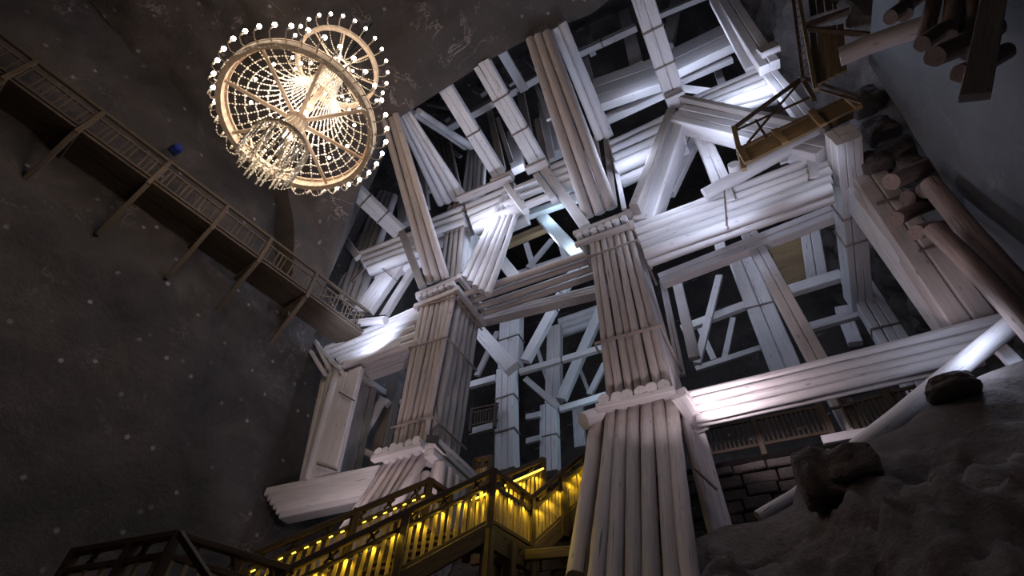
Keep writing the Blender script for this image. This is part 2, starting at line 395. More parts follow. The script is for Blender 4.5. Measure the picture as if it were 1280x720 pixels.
# --- horizontal stacks of the front plane
GB = 'stacked log beams of the front frame'
def hbeam(TL, TR, BL, BR, y, n, label, mat=WHITE, back=1, round_=True, y2=None, jag=.08, name='log_beam'):
    A0, B0 = at(*TL, y=y), at(*BL, y=y); A1, B1 = at(*TR, y=y2 or y), at(*BR, y=y2 or y)
    t = thing(name, A0, label, 'beam', GB)
    if round_: bundle(t, A0, A1, B0, B1, n, mat, back=back, jag=jag)
    else:
        for i in range(n):
            f = (i+.5)/n; h = (B0-A0).length/n
            timber('board', lerp(A0, B0, f)+VY*.2, lerp(A1, B1, f)+VY*.2, h*.99, .4+.5*back, VZ, t, mat)
    return t
t = hbeam((790, 276), (1037, 184), (806, 318), (1037, 234), Y0, 5, 'white stacked log beam at mid height right of the thick middle column', jag=.02)
for u, v1, v2 in ((908, 233, 250), (1012, 178, 222), (975, 190, 203)):
    timber('batten', at(u, v1, y=9.93), at(u+6, v2, y=9.93), .22, .07, VX, t, WHITE)
tube('binding_rod', q((905, 232), (908, 282), y=9.9), .02, t, IRON)
t = thing('slanting_log', at(915, 228, y=9.8), 'round white log lying slightly tilted on top of the mid-height right beam', 'log')
log('log', at(880, 243, y=9.85), at(1034, 160, y=9.7), .2, t, WHITE)
for (u, v), lb in (((919, 214), 'left'), ((999, 168), 'right')):
    p = at(u, v, y=9.7); t = thing('log_end', p, 'short sawn log end sticking out under the wooden balcony, '+lb+' of the two', 'log')
    log('log', p-VY*.25, p+VY*1.2, .17, t, WHITE)
t = hbeam((850, 488), (1252, 388), (872, 524), (1225, 448), Y0, 4, 'long bright stacked log beam at the lower right, ending under the leaning posts', jag=.02)
t2 = thing('beam_end_block', at(850, 490, y=9.8), 'brightly lit white block at the left end of the long lower right beam', 'block')
timber('block', at(848, 492, y=9.7), at(876, 534, y=10.6), .34, .3, VX, t2, WHITE)
hbeam((404, 431), (521, 380), (433, 459), (515, 431), Y0, 6, 'white stacked log beam with staggered joints between the rock wall and the left column', jag=.25, back=1)
t = thing('plank_soffit', at(435, 465, y=10), 'white planked beam underside below the staggered log beam', 'beam', GB)
timber('boards', at(441, 466, y=10.5), at(512, 440, y=10.5), 1.1, .3, VY, t, WHITE, boards=3)
timber('boards', at(447, 474, y=10.9), at(512, 449, y=10.9), .4, .25, VY, t, WHITE, boards=1)
t = thing('round_log', at(393, 406, y=9.7), 'single round white log lying on top of the left staggered beam', 'log')
log('log', at(392, 407, y=9.75), at(482, 400, y=9.9), .15, t, WHITE)
t = hbeam((330, 612), (473, 582), (352, 645), (460, 622), Y0, 6, 'smooth white boarded beam at the lowest left, reaching the rock wall', round_=False, back=0)
# ragged left ends
t = thing('wall_sill', at(395, 440, y=9.9), 'weathered vertical timber pieces where the left beam meets the rock wall', 'timber')
for (a, b) in (((391, 420), (413, 462)), ((396, 430), (428, 466)), ((389, 440), (407, 468))):
    timber('timber', at(*a, y=9.9), at(*b, y=9.95), .12, .2, VX, t, WHITE)
# middle: open deck of four logs, wide beam behind
A0, B0, A1, B1 = at(578, 370, z=13.9), at(606, 391, z=13.9), at(736, 316, z=13.9), at(742, 344, z=13.9)
t = thing('log_deck', A0, 'four spaced round logs spanning between the two front columns', 'beam', GB)
for i in range(4):
    f = i/3; log('log', lerp(A0, B0, f)-VX*.1, lerp(A1, B1, f)+VX*.3, .125, t, TAN)
t = thing('wide_beam', at(604, 395, y=12.3), 'wide brownish pink beam below the four spaced logs', 'beam', GB)
timber('timber', at(596, 402, y=12.4), at(760, 362, y=12.4), .40, .40, VZ, t, TAN, boards=3)
# --- left wall column and its neighbours
t = thing('boarded_column', at(385, 600, y=Y0), 'flat faced white boarded column against the left rock wall', 'column', GC)
bundle(t, at(378, 602, y=10.4), at(409, 456, y=10.4), at(386, 602, y=10.0), at(427, 462, y=10.0), 3, WHITE, push=0)
timber('face_board', at(404, 596, y=10.1), at(437, 466, y=10.1), 1.08, .22, VX, t, WHITE, boards=2)
timber('side_face', at(419, 590, y=10.5)+VY*.2, at(445, 474, y=10.5)+VY*.2, .9, .2, VY, t, TAN)
tube('binding_rod', q((424, 490), (443, 501), y=9.9), .025, t, IRON); tube('binding_rod', q((396, 580), (421, 588), y=9.9), .025, t, IRON)
GP = 'dim posts and struts behind the left boarded column'
def strut(label, a, b, w, y, mat=WHITE, y1=None, boards=1, t=None, group=None, name='timber_strut', side=VX, cat='strut', thick=None, k0='y', k1='y', strap=0, layers=1):
    p0 = at(*a, **{k0: y}); p1 = at(*b, **{k1: y if y1 is None else y1})
    T = thing(name, p0 if p0.z < p1.z else p1, label, cat, group)
    wm = w*px((p0+p1)/2)
    d = (p1-p0).normalized()
    if side is VX and abs(d.x) > .8: side = VZ
    wm *= .88; timber('timber', p0, p1, wm, (thick or wm*.6), side, T, mat, boards, layers)
    for i in range(strap):
        c = lerp(p0, p1, (i+1)/(strap+1)); qd = frame(p0, p1, side).to_matrix()
        bm = bmesh.new(); add_box(bm, Vector((0, 0, 0)), (wm*1.06, (thick or wm*.6)*1.06, .07))
        link('iron_strap', bm, IRON, c, qd.to_quaternion(), T)
    return T
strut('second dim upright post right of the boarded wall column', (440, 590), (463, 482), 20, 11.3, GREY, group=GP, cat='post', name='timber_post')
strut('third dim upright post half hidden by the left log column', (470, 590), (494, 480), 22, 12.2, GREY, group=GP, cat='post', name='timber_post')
strut('slanting dim strut between the posts beside the left log column', (444, 561), (477, 502), 12, 11.6, WHITE, group=GP)
strut('low dim rail between the posts beside the left log column', (436, 556), (478, 575), 9, 11.5, WHITE, group=GP, name='timber_rail')
strut('short dark strut crossing behind the slanting dim strut', (460, 492), (486, 505), 10, 11.8, WHITE, group=GP)
strut('white depth beam running back under the left staggered log beam', (446, 470), (499, 506), 15, 10.4, WHITE, 13.2, name='timber_beam', cat='beam')
# --- right end: depth beam, big boarded column
f0, f1 = at(1054, 168, y=9.1), at(1066, 345, y=15.3)
t = thing('depth_beam', f0, 'boxed white beam running back into the dark from the mid-height right beam end', 'beam')
timber('timber', f0, Vector((f0.x, 15.6, f0.z)), .62, .75, VX, t, WHITE, boards=3, layers=2)
for yy in (11.6, 12.6):
    bm = bmesh.new(); add_box(bm, Vector((0, 0, 0)), (.7, .05, .82)); link('iron_strap', bm, ROPE, Vector((f0.x, yy, f0.z)), None, t)
A0, A1 = at(1173, 400, y=10), at(1050, 240, y=10); B0, B1 = at(1222, 392, y=9.6), at(1093, 192, y=9.6)
t = thing('boarded_column', A0, 'massive squared white column at the far right of the frame with two iron bands', 'column', GC)
M0, M1 = lerp(A0, B0, .35), lerp(A1, B1, .35)
timber('front_face', at(1234, 436, y=10.5), at(1072, 203, y=10.5), .78, .5, VX, t, TAN, boards=2)
timber('side_face', at(1204, 432, y=11.0), at(1050, 222, y=11.0), .35, .9, VX, t, WHITE, boards=1, layers=4)
timber('side_face', at(1214, 432, y=10.85), at(1058, 212, y=10.85), .22, .7, VX, t, WHITE, boards=1, layers=3)
for (a, b, c) in (((1091, 283), (1097, 254), (1136, 242)), ((1145, 358), (1150, 313), (1178, 305))):
    tube('iron_band', [at(*a, y=11.1), at(*b, y=10.22), at(*c, y=10.2)], .035, t, IRON)
# --- upper works
GR = 'thick round log props reaching the rock ceiling'
def props(label, T0, T1, B0, B1, n, kx=None, y=10.0, mat=TAN, r=None):
    b0, b1 = at(*B0, y=y), at(*B1, y=y)
    if kx is None: c0, c1 = at(*T0, y=5.75), at(*T1, y=5.75)
    else: c0, c1 = at(*T0, z=kx), at(*T1, z=kx)
    d0 = (c0-b0).normalized(); 
    t = thing('log_prop', b0, label, 'prop', GR); bundle(t, b0, c0+d0*.4, b1, c1+(c1-b1).normalized()*.4, n, mat, tight=.98); return t
props('three tan round logs slanting from the left column cap up to the ceiling edge', (478, 162), (500, 149), (531, 352), (558, 342), 3)
props('three long tan round logs slanting from the thick middle column up to the ceiling', (658, 57), (692, 44), (727, 268), (769, 252), 3)
props('pair of grey white round logs close behind the three long tan logs', (692, 44), (712, 34), (742, 168), (764, 164), 2, kx=20.6, mat=WHITE)
props('four pale logs running up to the ceiling beside the left tan logs', (496, 150), (517, 143), (545, 252), (580, 240), 4, kx=20.2, mat=WHITE)
# tier-20 beams
hbeam((446, 312), (515, 286), (462, 337), (525, 311), Y0, 4, 'short stack of white logs at the upper left near the rock wall', jag=.1)
hbeam((520, 277), (575, 255), (524, 298), (580, 276), Y0, 3, 'short bit of white log beam between the tan prop and the upper post', jag=.02)
hbeam((580, 252), (640, 226), (592, 283), (650, 258), Y0, 4, 'dazzling white log beam above the slanting logs of the left column', jag=.05)
hbeam((686, 203), (737, 181), (696, 236), (745, 216), Y0, 4, 'white log beam just left of the long tan props', jag=.05)
hbeam((760, 172), (843, 134), (770, 208), (853, 170), Y0, 4, 'bright white log beam between the tan props and the peaked braces', jag=.05)
hbeam((848, 126), (958, 78), (876, 138), (968, 112), Y0, 4, 'bright white log beam right of the peaked braces', jag=.05)
for (a, b, w, lb) in (((573, 250), (640, 222), 5, 'thin cap plank along the top of the dazzling beam'), ((615, 229), (641, 218), 8, 'pale cap block under the left ceiling timber'), ((658, 213), (684, 202), 9, 'pale cap block under the second ceiling timber')):
    strut(lb, a, b, w, 9.75, TAN, name='cap_plank', cat='plank', thick=.35)
# lattice window
t = thing('timber_lattice', at(655, 262, y=9.9), 'bright white square timber lattice hanging under the upper beams', 'lattice')
for a, b, w in (((633, 232), (657, 264), 8), ((671, 220), (693, 250), 8), ((644, 238), (677, 224), 8), ((650, 247), (684, 233), 5), ((656, 258), (690, 244), 7)):
    p0, p1 = at(*a, y=9.85), at(*b, y=9.85); timber('bar', p0, p1, w*px(p0), .25, VX if abs((p1-p0).normalized().z) > .5 else VZ, t, WHITE)
# beam behind (second row)
strut('cyan-lit long beam of the second row at upper height', (640, 276), (745, 240), 15, 12.4, WHITE, name='timber_beam', cat='beam', boards=2)
strut('brown planked beam under the cyan-lit upper beam', (634, 305), (690, 282), 15, 13.0, BROWN, name='timber_beam', cat='beam', boards=2)
# post C
t = thing('boarded_post', at(565, 345, y=Y0), 'square upright post of narrow boards standing on the left column cap', 'post')
bundle(t, at(548, 352, y=10.2), at(558, 258, y=10.2), at(573, 345, y=10.2), at(583, 248, y=10.2), 4, GREY)
bundle(t, at(575, 345, y=10.5), at(584, 250, y=10.5), at(590, 340, y=12), at(600, 246, y=12), 4, WHITE, push=0)
tube('binding_rod', q((552, 292), (580, 282), y=9.95), .025, t, IRON)
# brace D
t = thing('log_brace', at(590, 350, y=Y0), 'fan of five white logs slanting up right from the left column cap', 'brace')
bundle(t, at(574, 343, y=9.9), at(627, 236, y=9.9), at(612, 366, y=10.2), at(648, 258, y=10.2), 5, WHITE)
# left area
strut('squared timber with white end block reaching from the rock ceiling edge at far left', (500, 291), (435, 230), 22, 10.0, WHITE, 19.6, k1='z', boards=2, strap=2, cat='beam', name='timber_beam')
t = thing('boarded_post', at(420, 370, y=11), 'blue lit log column against the far left rock wall', 'post')
bundle(t, at(413, 372, y=11), at(466, 236, y=11), at(447, 378, y=11), at(494, 244, y=11), 5, WHITE)
strut('small white plank stub at the edge of the far left rock wall', (430, 298), (448, 322), 10, 10.0, WHITE, name='plank_stub', cat='plank')
t = thing('broad_brace', at(455, 390, y=10.4), 'broad brightly lit brace of four planks leaning up from the left staggered beam', 'brace')
timber('boards', at(453, 392, y=10.6), at(509, 312, y=10.6), 1.15, .3, VX, t, WHITE, boards=4)
tube('iron_strap', q((468, 327), (497, 352), y=10.2), .025, t, IRON)
strut('narrow white plank brace just below the broad bright brace', (480, 396), (516, 337), 13, 10.8, WHITE, name='narrow_brace', cat='brace')
strut('dark squared post between the broad bright brace and the tan props', (529, 360), (502, 290), 10, 9.9, GREY, name='timber_post', cat='post')
strut('thin round pole behind the balusters of the wall walkway', (440, 352), (500, 288), 4, 10.2, IRON, name='thin_pole', cat='pole')
t = thing('boarded_post', at(570, 240, y=12), 'grey blue log column beyond the pale ceiling logs', 'post')
bundle(t, at(577, 246, y=11.5), at(583, 182, y=11.5), at(605, 240, y=11.5), at(607, 188, y=11.5), 5, WHITE)
t = thing('boarded_post', at(556, 225, y=12), 'brownish grey log post in shade beside the pale ceiling logs', 'post')
bundle(t, at(556, 245, y=11), at(543, 164, y=11), at(577, 240, y=11), at(562, 168, y=11), 4, GREY)
props('pair of pale round logs lying across the gap under the ceiling edge', (513, 140), (528, 136), (575, 180), (590, 178), 2, kx=20.9, mat=WHITE, y=10.6)
strut('white plank edge far behind at the left ceiling rim', (531, 128), (575, 136), 9, 11, WHITE, name='plank', cat='plank')
# ceiling-edge timbers with a lit left face (they run towards the camera)
GE = 'squared timbers running out under the ceiling edge'
strut('long squared timber under the ceiling rim, first right of the pale logs', (624, 218), (556, 108), 21, 10, WHITE, 20.8, k1='z', group=GE, name='ceiling_timber', cat='beam', strap=1, boards=2)
strut('long three-board squared timber under the ceiling rim, second from the left', (672, 202), (602, 78), 25, 10, WHITE, 21.0, k1='z', group=GE, name='ceiling_timber', cat='beam', strap=2, boards=3)
strut('short squared timber under the ceiling rim beside the tan props', (655, 112), (627, 64), 13, 10, WHITE, 27.2, k1='z', group=GE, name='ceiling_timber', cat='beam')
strut('wide squared timber with iron bands ending on the peak of the braces', (844, 122), (800, -12), 29, 9.8, WHITE, 20.6, k1='z', group=GE, name='ceiling_timber', cat='beam', strap=2, boards=2)
strut('heavy squared timber at the top right leaning towards the gallery', (962, 85), (908, 0), 26, 9.6, WHITE, 24, k1='z', group=GE, name='ceiling_timber', cat='beam', boards=2)
strut('bright left face timber beside the heavy top right timber', (940, 86), (893, 0), 15, 9.9, WHITE, 24.2, k1='z', group=GE, name='ceiling_timber', cat='beam')
# upper cross beams
GH = 'high cross beams under the rock roof'
strut('high pale cross beam left of the long tan props', (560, 160), (680, 92), 16, 10.3, WHITE, group=GH, name='cross_beam', cat='beam', boards=1)
strut('high pale cross beam right of the tan props', (712, 72), (795, 34), 15, 10.3, WHITE, group=GH, name='cross_beam', cat='beam', boards=2, strap=1)
strut('high pale cross beam right of the wide banded timber', (818, 22), (885, -6), 12, 10.3, WHITE, group=GH, name='cross_beam', cat='beam', boards=1)
hbeam((738, 100), (832, 67), (746, 132), (840, 99), 10.6, 3, 'blue white boarded beam high behind the tan props', jag=.08, round_=False, back=0)
hbeam((826, 67), (906, 29), (835, 93), (914, 56), 10.6, 2, 'brightly lit white boarded beam high at the right of the banded timber', round_=False, back=0)
strut('dark grey beam below the bright boarded beam', (850, 102), (915, 74), 13, 11.4, WHITE, group=GH, name='cross_beam', cat='beam')
strut('dim wide beam above the bright peaked brace beam', (752, 152), (838, 112), 18, 11.5, WHITE, group=GH, name='cross_beam', cat='beam', boards=2)
strut('short blue grey beam behind the node of the braces', (838, 108), (892, 116), 10, 11.5, WHITE, group=GH, name='cross_beam', cat='beam')
# peaked braces
t = thing('peak_brace', at(812, 262, y=Y0), 'brightly lit broad left leg of the peaked braces', 'brace')
timber('timber', at(806, 284, y=10.4), at(851, 150, y=10.1), 30*px(at(812, 262, y=10)), .75, VX, t, WHITE, boards=1, layers=1)
timber('shade_toned_side', at(794, 262, y=9.8), at(840, 140, y=9.8), .3, .4, VX, t, GREY, label='side plank coloured brown for the shaded left face')  # darker wood carries the shade on the leg's left face
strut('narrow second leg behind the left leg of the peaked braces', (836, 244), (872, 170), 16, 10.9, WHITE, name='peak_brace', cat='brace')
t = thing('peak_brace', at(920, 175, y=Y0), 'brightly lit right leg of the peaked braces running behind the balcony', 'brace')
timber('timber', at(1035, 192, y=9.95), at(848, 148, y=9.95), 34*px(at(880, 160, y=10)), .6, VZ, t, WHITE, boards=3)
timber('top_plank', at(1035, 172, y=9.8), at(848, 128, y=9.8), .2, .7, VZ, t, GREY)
strut('two-board post standing below the peak on the right beam', (903, 232), (876, 168), 23, 10.4, WHITE, name='timber_post', cat='post', boards=2)
t = thing('peak_block', at(843, 125, y=9.7), 'pale square block at the peak where the braces meet', 'block')
timber('block', at(833, 128, y=9.6), at(855, 119, y=9.6), .5, .5, VZ, t, WHITE, layers=1, boards=2)
strut('grey blue smooth brace slanting down to the middle column cap', (732, 284), (680, 212), 14, 10, WHITE, 10, name='slanting_brace', cat='brace')
# posts below/behind tan props
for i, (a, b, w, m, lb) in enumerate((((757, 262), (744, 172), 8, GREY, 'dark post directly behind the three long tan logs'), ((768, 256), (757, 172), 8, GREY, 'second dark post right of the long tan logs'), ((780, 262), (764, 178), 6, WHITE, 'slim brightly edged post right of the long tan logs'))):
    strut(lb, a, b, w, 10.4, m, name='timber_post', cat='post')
# small upper posts and struts: (label, a, b, w, y, material)
US = [
 ('grey upright strut left of the second ceiling timber', (628, 212), (612, 140), 9, 10.6, GREY),
 ('grey upright strut right of the second ceiling timber', (664, 188), (650, 110), 11, 10.5, GREY),
 ('pale slim strut between the two ceiling timbers', (640, 205), (622, 148), 6, 10.8, WHITE),
 ('dark block-footed strut under the second ceiling timber', (683, 205), (672, 150), 10, 10.2, GREY),
 ('pale diagonal strut near the ceiling rim left of the cross beam', (640, 106), (612, 84), 8, 11, WHITE),
 ('pale diagonal strut from ceiling rim to cross beam beside tan props', (672, 86), (643, 60), 8, 11, WHITE),
 ('short white strut low behind the ceiling timbers', (605, 118), (572, 100), 9, 11.5, WHITE),
 ('pale upright board behind the first ceiling timber', (600, 200), (590, 150), 12, 12, WHITE),
 ('small pale post in the dark gap left of the tan props', (686, 150), (666, 96), 6, 11.0, WHITE),
 ('blue lit plank panel behind the tan props', (692, 196), (682, 128), 22, 12, WHITE),
 ('blue white broad board between the ceiling timber feet', (648, 212), (642, 165), 18, 12.5, WHITE),
 ('blue white board right of the second ceiling timber foot', (690, 200), (683, 160), 10, 11.5, WHITE),
 ('thin pale post above the right cross beam left', (726, 78), (710, 14), 6, 10.9, WHITE),
 ('thin pale post above the right cross beam right', (741, 68), (728, 12), 8, 10.9, WHITE),
 ('thin pale post below the right cross beam', (742, 112), (728, 58), 8, 10.8, WHITE),
 ('grey blue post crossing behind the high beam left of the banded timber', (797, 84), (773, -14), 16, 11.2, WHITE),
 ('grey blue post right of the banded timber at the top edge', (834, 60), (848, -12), 16, 11.2, WHITE),
 ('pale plank far up right of the tan props', (700, 62), (690, 34), 6, 11.8, WHITE),
 ('grey upright board under the bright upper right beam', (905, 112), (890, 66), 10, 12.5, WHITE),
 ('dim slanting strut left under the ceiling rim', (560, 150), (527, 130), 8, 12, WHITE),
 ('pale slanting rail above the tan left props', (548, 176), (576, 196), 5, 12, WHITE),
 ('dim board behind the slanting brown post', (536, 240), (520, 190), 10, 13, WHITE),
 ('blue white plank behind the fork of the left props', (533, 262), (527, 205), 10, 12.5, WHITE),
 ('blue white wall plank right of the blue lit log column', (505, 282), (500, 225), 14, 12.5, WHITE),
]
for lb, a, b, w, y, m in US: strut(lb, a, b, w, y, m, group='small struts of the upper works')
# right column upper continuation
strut('squared white column rising behind the wooden balcony', (1035, 185), (952, 80), 22, 9.9, WHITE, name='timber_column', cat='column', boards=2)
t = thing('peak_block', at(962, 68, y=9.5), 'grey white block where the heavy top right timber ends', 'block')
timber('block', at(950, 72, y=9.4), at(972, 62, y=9.4), .6, .5, VZ, t, WHITE)
# ------------------------------------------------------------------ interior rows
GI = 'timbers of the dim inner rows'
S = [
 # name, cat, label, a, b, w, y, mat, boards, strap
 ('inner_beam', 'beam', 'two-board beam crossing behind the mid-height right beam', (826, 352), (1045, 266), 25, 12.3, WHITE, 2, 0),
 ('inner_post', 'post', 'long pale two-board post passing behind the long lower right beam', (1075, 548), (935, 290), 25, 12.3, WHITE, 2, 0),
 ('inner_post', 'post', 'wide dim post just left of the long pale two-board post', (985, 470), (925, 322), 36, 15.5, WHITE, 2, 1),
 ('inner_beam', 'beam', 'dim beam low behind the right opening, left half', (852, 412), (942, 378), 13, 15.5, WHITE, 1, 0),
 ('inner_beam', 'beam', 'dim beam behind the right opening, right half', (988, 364), (1052, 344), 18, 15.5, WHITE, 1, 0),
 ('inner_post', 'post', 'dim post near the left edge of the right opening', (868, 448), (845, 345), 14, 13.5, WHITE, 1, 0),
 ('inner_post', 'post', 'second dim post near the left edge of the right opening', (852, 470), (828, 350), 10, 12.5, WHITE, 2, 0),
 ('inner_strut', 'strut', 'slanting dim strut in the left of the right opening', (872, 455), (899, 345), 10, 15, WHITE, 1, 0),
 ('inner_strut', 'strut', 'dim strut leaning left under the low inner beam', (893, 450), (872, 405), 8, 17, WHITE, 1, 0),
 ('inner_strut', 'strut', 'dim strut leaning right under the low inner beam', (905, 450), (917, 398), 8, 17, WHITE, 1, 0),
 ('inner_beam', 'beam', 'faint beam along the bottom of the right opening', (870, 462), (960, 432), 9, 17, WHITE, 1, 0),
 ('inner_post', 'post', 'blue grey post beside the brown planked panel', (905, 330), (892, 265), 14, 14, WHITE, 1, 0),
 ('inner_post', 'post', 'blue grey broad post right of the brown planked panel', (1022, 352), (1012, 283), 26, 17, WHITE, 2, 0),
 ('inner_beam', 'beam', 'faint lower beam right of the long two-board post', (1010, 410), (1075, 392), 14, 17, WHITE, 1, 0),
 ('inner_post', 'post', 'faint post low in the right opening beside the dim column', (1070, 430), (1052, 385), 18, 18, WHITE, 1, 0),
 ('inner_beam', 'beam', 'thin dim beam above the brown panel at upper right', (835, 300), (930, 262), 8, 14, WHITE, 1, 0),
 ('inner_column', 'column', 'dim squared column continuing down from the boxed depth beam', (1160, 500), (1066, 345), 36, 15.4, WHITE, 3, 1),
 # middle opening
 ('inner_column', 'column', 'tall pale squared column in the middle opening behind the stairs', (634, 590), (634, 462), 30, 15.5, WHITE, 3, 2),
 ('inner_column', 'column', 'paler upper part of the tall inner column between the left column and braces', (638, 462), (640, 396), 32, 16.2, WHITE, 2, 1),
 ('inner_column', 'column', 'second squared column in the middle opening, right of the tall one', (688, 592), (687, 508), 26, 18.4, WHITE, 3, 1),
 ('inner_column', 'column', 'faint upper part of the second inner column', (692, 506), (694, 410), 22, 19.0, WHITE, 2, 0),
 ('inner_beam', 'beam', 'squared beam from the tall inner column to the thick middle column', (650, 465), (758, 434), 10, 15.5, WHITE, 1, 1),
 ('inner_beam', 'beam', 'lower squared beam from the second inner column to the thick column', (700, 512), (758, 494), 10, 18.4, WHITE, 1, 0),
 ('inner_strut', 'strut', 'heavy dim brace from the left column down to the tall inner column', (597, 412), (640, 462), 20, 14.5, WHITE, 1, 0),
 ('inner_strut', 'strut', 'small dim brace between the tall and the second inner column', (657, 474), (697, 508), 9, 17, WHITE, 1, 0),
 ('inner_strut', 'strut', 'blue white lit diagonal brace rising from the tall inner column', (657, 452), (722, 332), 15, 15.5, WHITE, 1, 1),
 ('inner_strut', 'strut', 'blue white lit diagonal brace rising from the second inner column', (702, 500), (752, 385), 15, 18.2, WHITE, 1, 0),
 ('inner_strut', 'strut', 'short blue lit brace low beside the thick middle column', (737, 494), (756, 455), 9, 19.5, WHITE, 1, 0),
 ('inner_strut', 'strut', 'thin dim rafter left of the second inner column', (692, 498), (668, 425), 6, 19.5, WHITE, 1, 0),
 ('inner_strut', 'strut', 'thin dim rafter right of the second inner column', (737, 492), (722, 455), 5, 20.5, WHITE, 1, 0),
 ('inner_beam', 'beam', 'dim beam left of the tall inner column, upper', (588, 482), (620, 473), 11, 16, WHITE, 1, 0),
 ('inner_beam', 'beam', 'dim beam left of the tall inner column, lower', (588, 541), (620, 532), 11, 16, WHITE, 1, 0),
 ('inner_beam', 'beam', 'dim beam between the two inner columns, lower', (658, 552), (676, 548), 9, 18, WHITE, 1, 0),
 ('inner_beam', 'beam', 'dim beam between the two inner columns, upper', (658, 522), (676, 518), 9, 18, WHITE, 1, 0),
 ('inner_post', 'post', 'dim post on the right edge of the middle opening', (726, 560), (722, 505), 16, 21, WHITE, 1, 0),
 ('inner_strut', 'strut', 'cyan lit brace slanting under the upper second-row beam', (738, 338), (678, 272), 18, 12.6, WHITE, 1, 0),
 ('inner_strut', 'strut', 'dim brace right of the fan of white logs', (646, 350), (616, 312), 16, 13.5, WHITE, 1, 0),
 ('inner_strut', 'strut', 'dim blue strut in the opening above the spaced logs', (660, 335), (690, 300), 8, 15.5, WHITE, 1, 0),
 ('inner_strut', 'strut', 'second dim blue strut above the spaced logs', (668, 338), (658, 305), 8, 16, WHITE, 1, 0),
 ('inner_strut', 'strut', 'blue grey strut right above the spaced logs', (712, 340), (700, 300), 9, 16, WHITE, 1, 0),
 ('inner_strut', 'strut', 'blue lit diagonal behind the left end of the thick column', (700, 365), (740, 320), 8, 14.5, WHITE, 1, 0),
 ('inner_beam', 'beam', 'dim back beam over the middle opening', (640, 345), (720, 318), 9, 17, WHITE, 1, 0),
 ('inner_strut', 'strut', 'dim strut in the left bay of the middle opening', (596, 470), (622, 415), 8, 18, WHITE, 1, 0),
]
for nm, cat, lb, a, b, w, y, m, bo, sp in S: strut(lb, a, b, w, y, m, boards=bo, strap=sp, name=nm, cat=cat, group=GI)
t = thing('log_stack_beam', at(697, 410, y=19.5), 'three stacked dim round logs behind the diagonal braces', 'beam', GI)
bundle(t, at(697, 396, y=19.5), at(752, 376, y=19.5), at(699, 420, y=19.5), at(752, 400, y=19.5), 3, WHITE)
def panel(label, c, y, mat, n=6, ys=None, name='planked_panel'):
    P = [at(*p, y=(ys[i] if ys else y)) for i, p in enumerate(c)]
    t = thing(name, P[2], label, 'panel', 'brown planked panels')
    for i in range(n):
        f = (i+.5)/n; a, b = lerp(P[0], P[3], f), lerp(P[1], P[2], f); w = (P[3]-P[0]).length/n
        timber('plank', a, b, w*.97, .08, (P[3]-P[0]), t, mat)
    return t
panel('brown planked wall panel seen through the right opening', [(955, 300), (1010, 286), (1014, 346), (985, 358)], 17.5, BROWN, 6)
panel('brown boards just under the mid-height right beam', [(945, 278), (1002, 256), (1004, 264), (948, 286)], 14, BROWN, 2)
# balustrades on the inner ledge
def balustrade(label, a, b, y, h, n, mat, group, posts=()):
    p0, p1 = at(*a, y=y), at(*b, y=y); t = thing('wooden_railing', p0, label, 'railing', group)
    for k in (1.0, .8, .12): timber('rail', p0+VZ*h*k, p1+VZ*h*k, .07, .06, VZ, t, mat)
    for i in range(n):
        c = lerp(p0, p1, (i+.5)/n); timber('baluster', c+VZ*h*.1, c+VZ*h*.82, .045, .04, VX, t, mat)
    for f in posts:
        c = lerp(p0, p1, f); timber('post', c-VZ*.2, c+VZ*h*1.05, .13, .12, VX, t, mat)
    return t
GRL = 'wooden railings on the inner ledge'
balustrade('dim wooden railing on the ledge under the long lower right beam', (884, 574), (1046, 545), 11.9, .95, 26, WALKW, GRL, (0, .45, .98))
balustrade('dim wooden railing on the ledge right of the crossed post', (1076, 545), (1170, 522), 12.1, 1.0, 14, WALKW, GRL, (0, .6))
balustrade('short dark railing left of the tall inner column', (588, 535), (622, 528), 15.0, .85, 10, DBROWN, GRL, (0, .9))
# cross mark on the pale post
t = thing('cross_mark', at(1050, 515, y=12.0), 'dark iron cross fixed on the foot of the long pale post', 'cross')
p = at(1053, 512, y=12.02); 
bm = bmesh.new(); add_box(bm, Vector((0, 0, 0)), (.04, .05, .9)); link('upright', bm, IRON, p, None, t)
bm = bmesh.new(); add_box(bm, Vector((0, 0, 0)), (.42, .05, .05)); link('crossbar', bm, IRON, p+VZ*.08, None, t)
# pale ledge timbers near the crossed post
strut('pale horizontal sill block at the foot of the crossed post', (1028, 551), (1090, 540), 13, 11.4, WHITE, name='sill_block', cat='block')
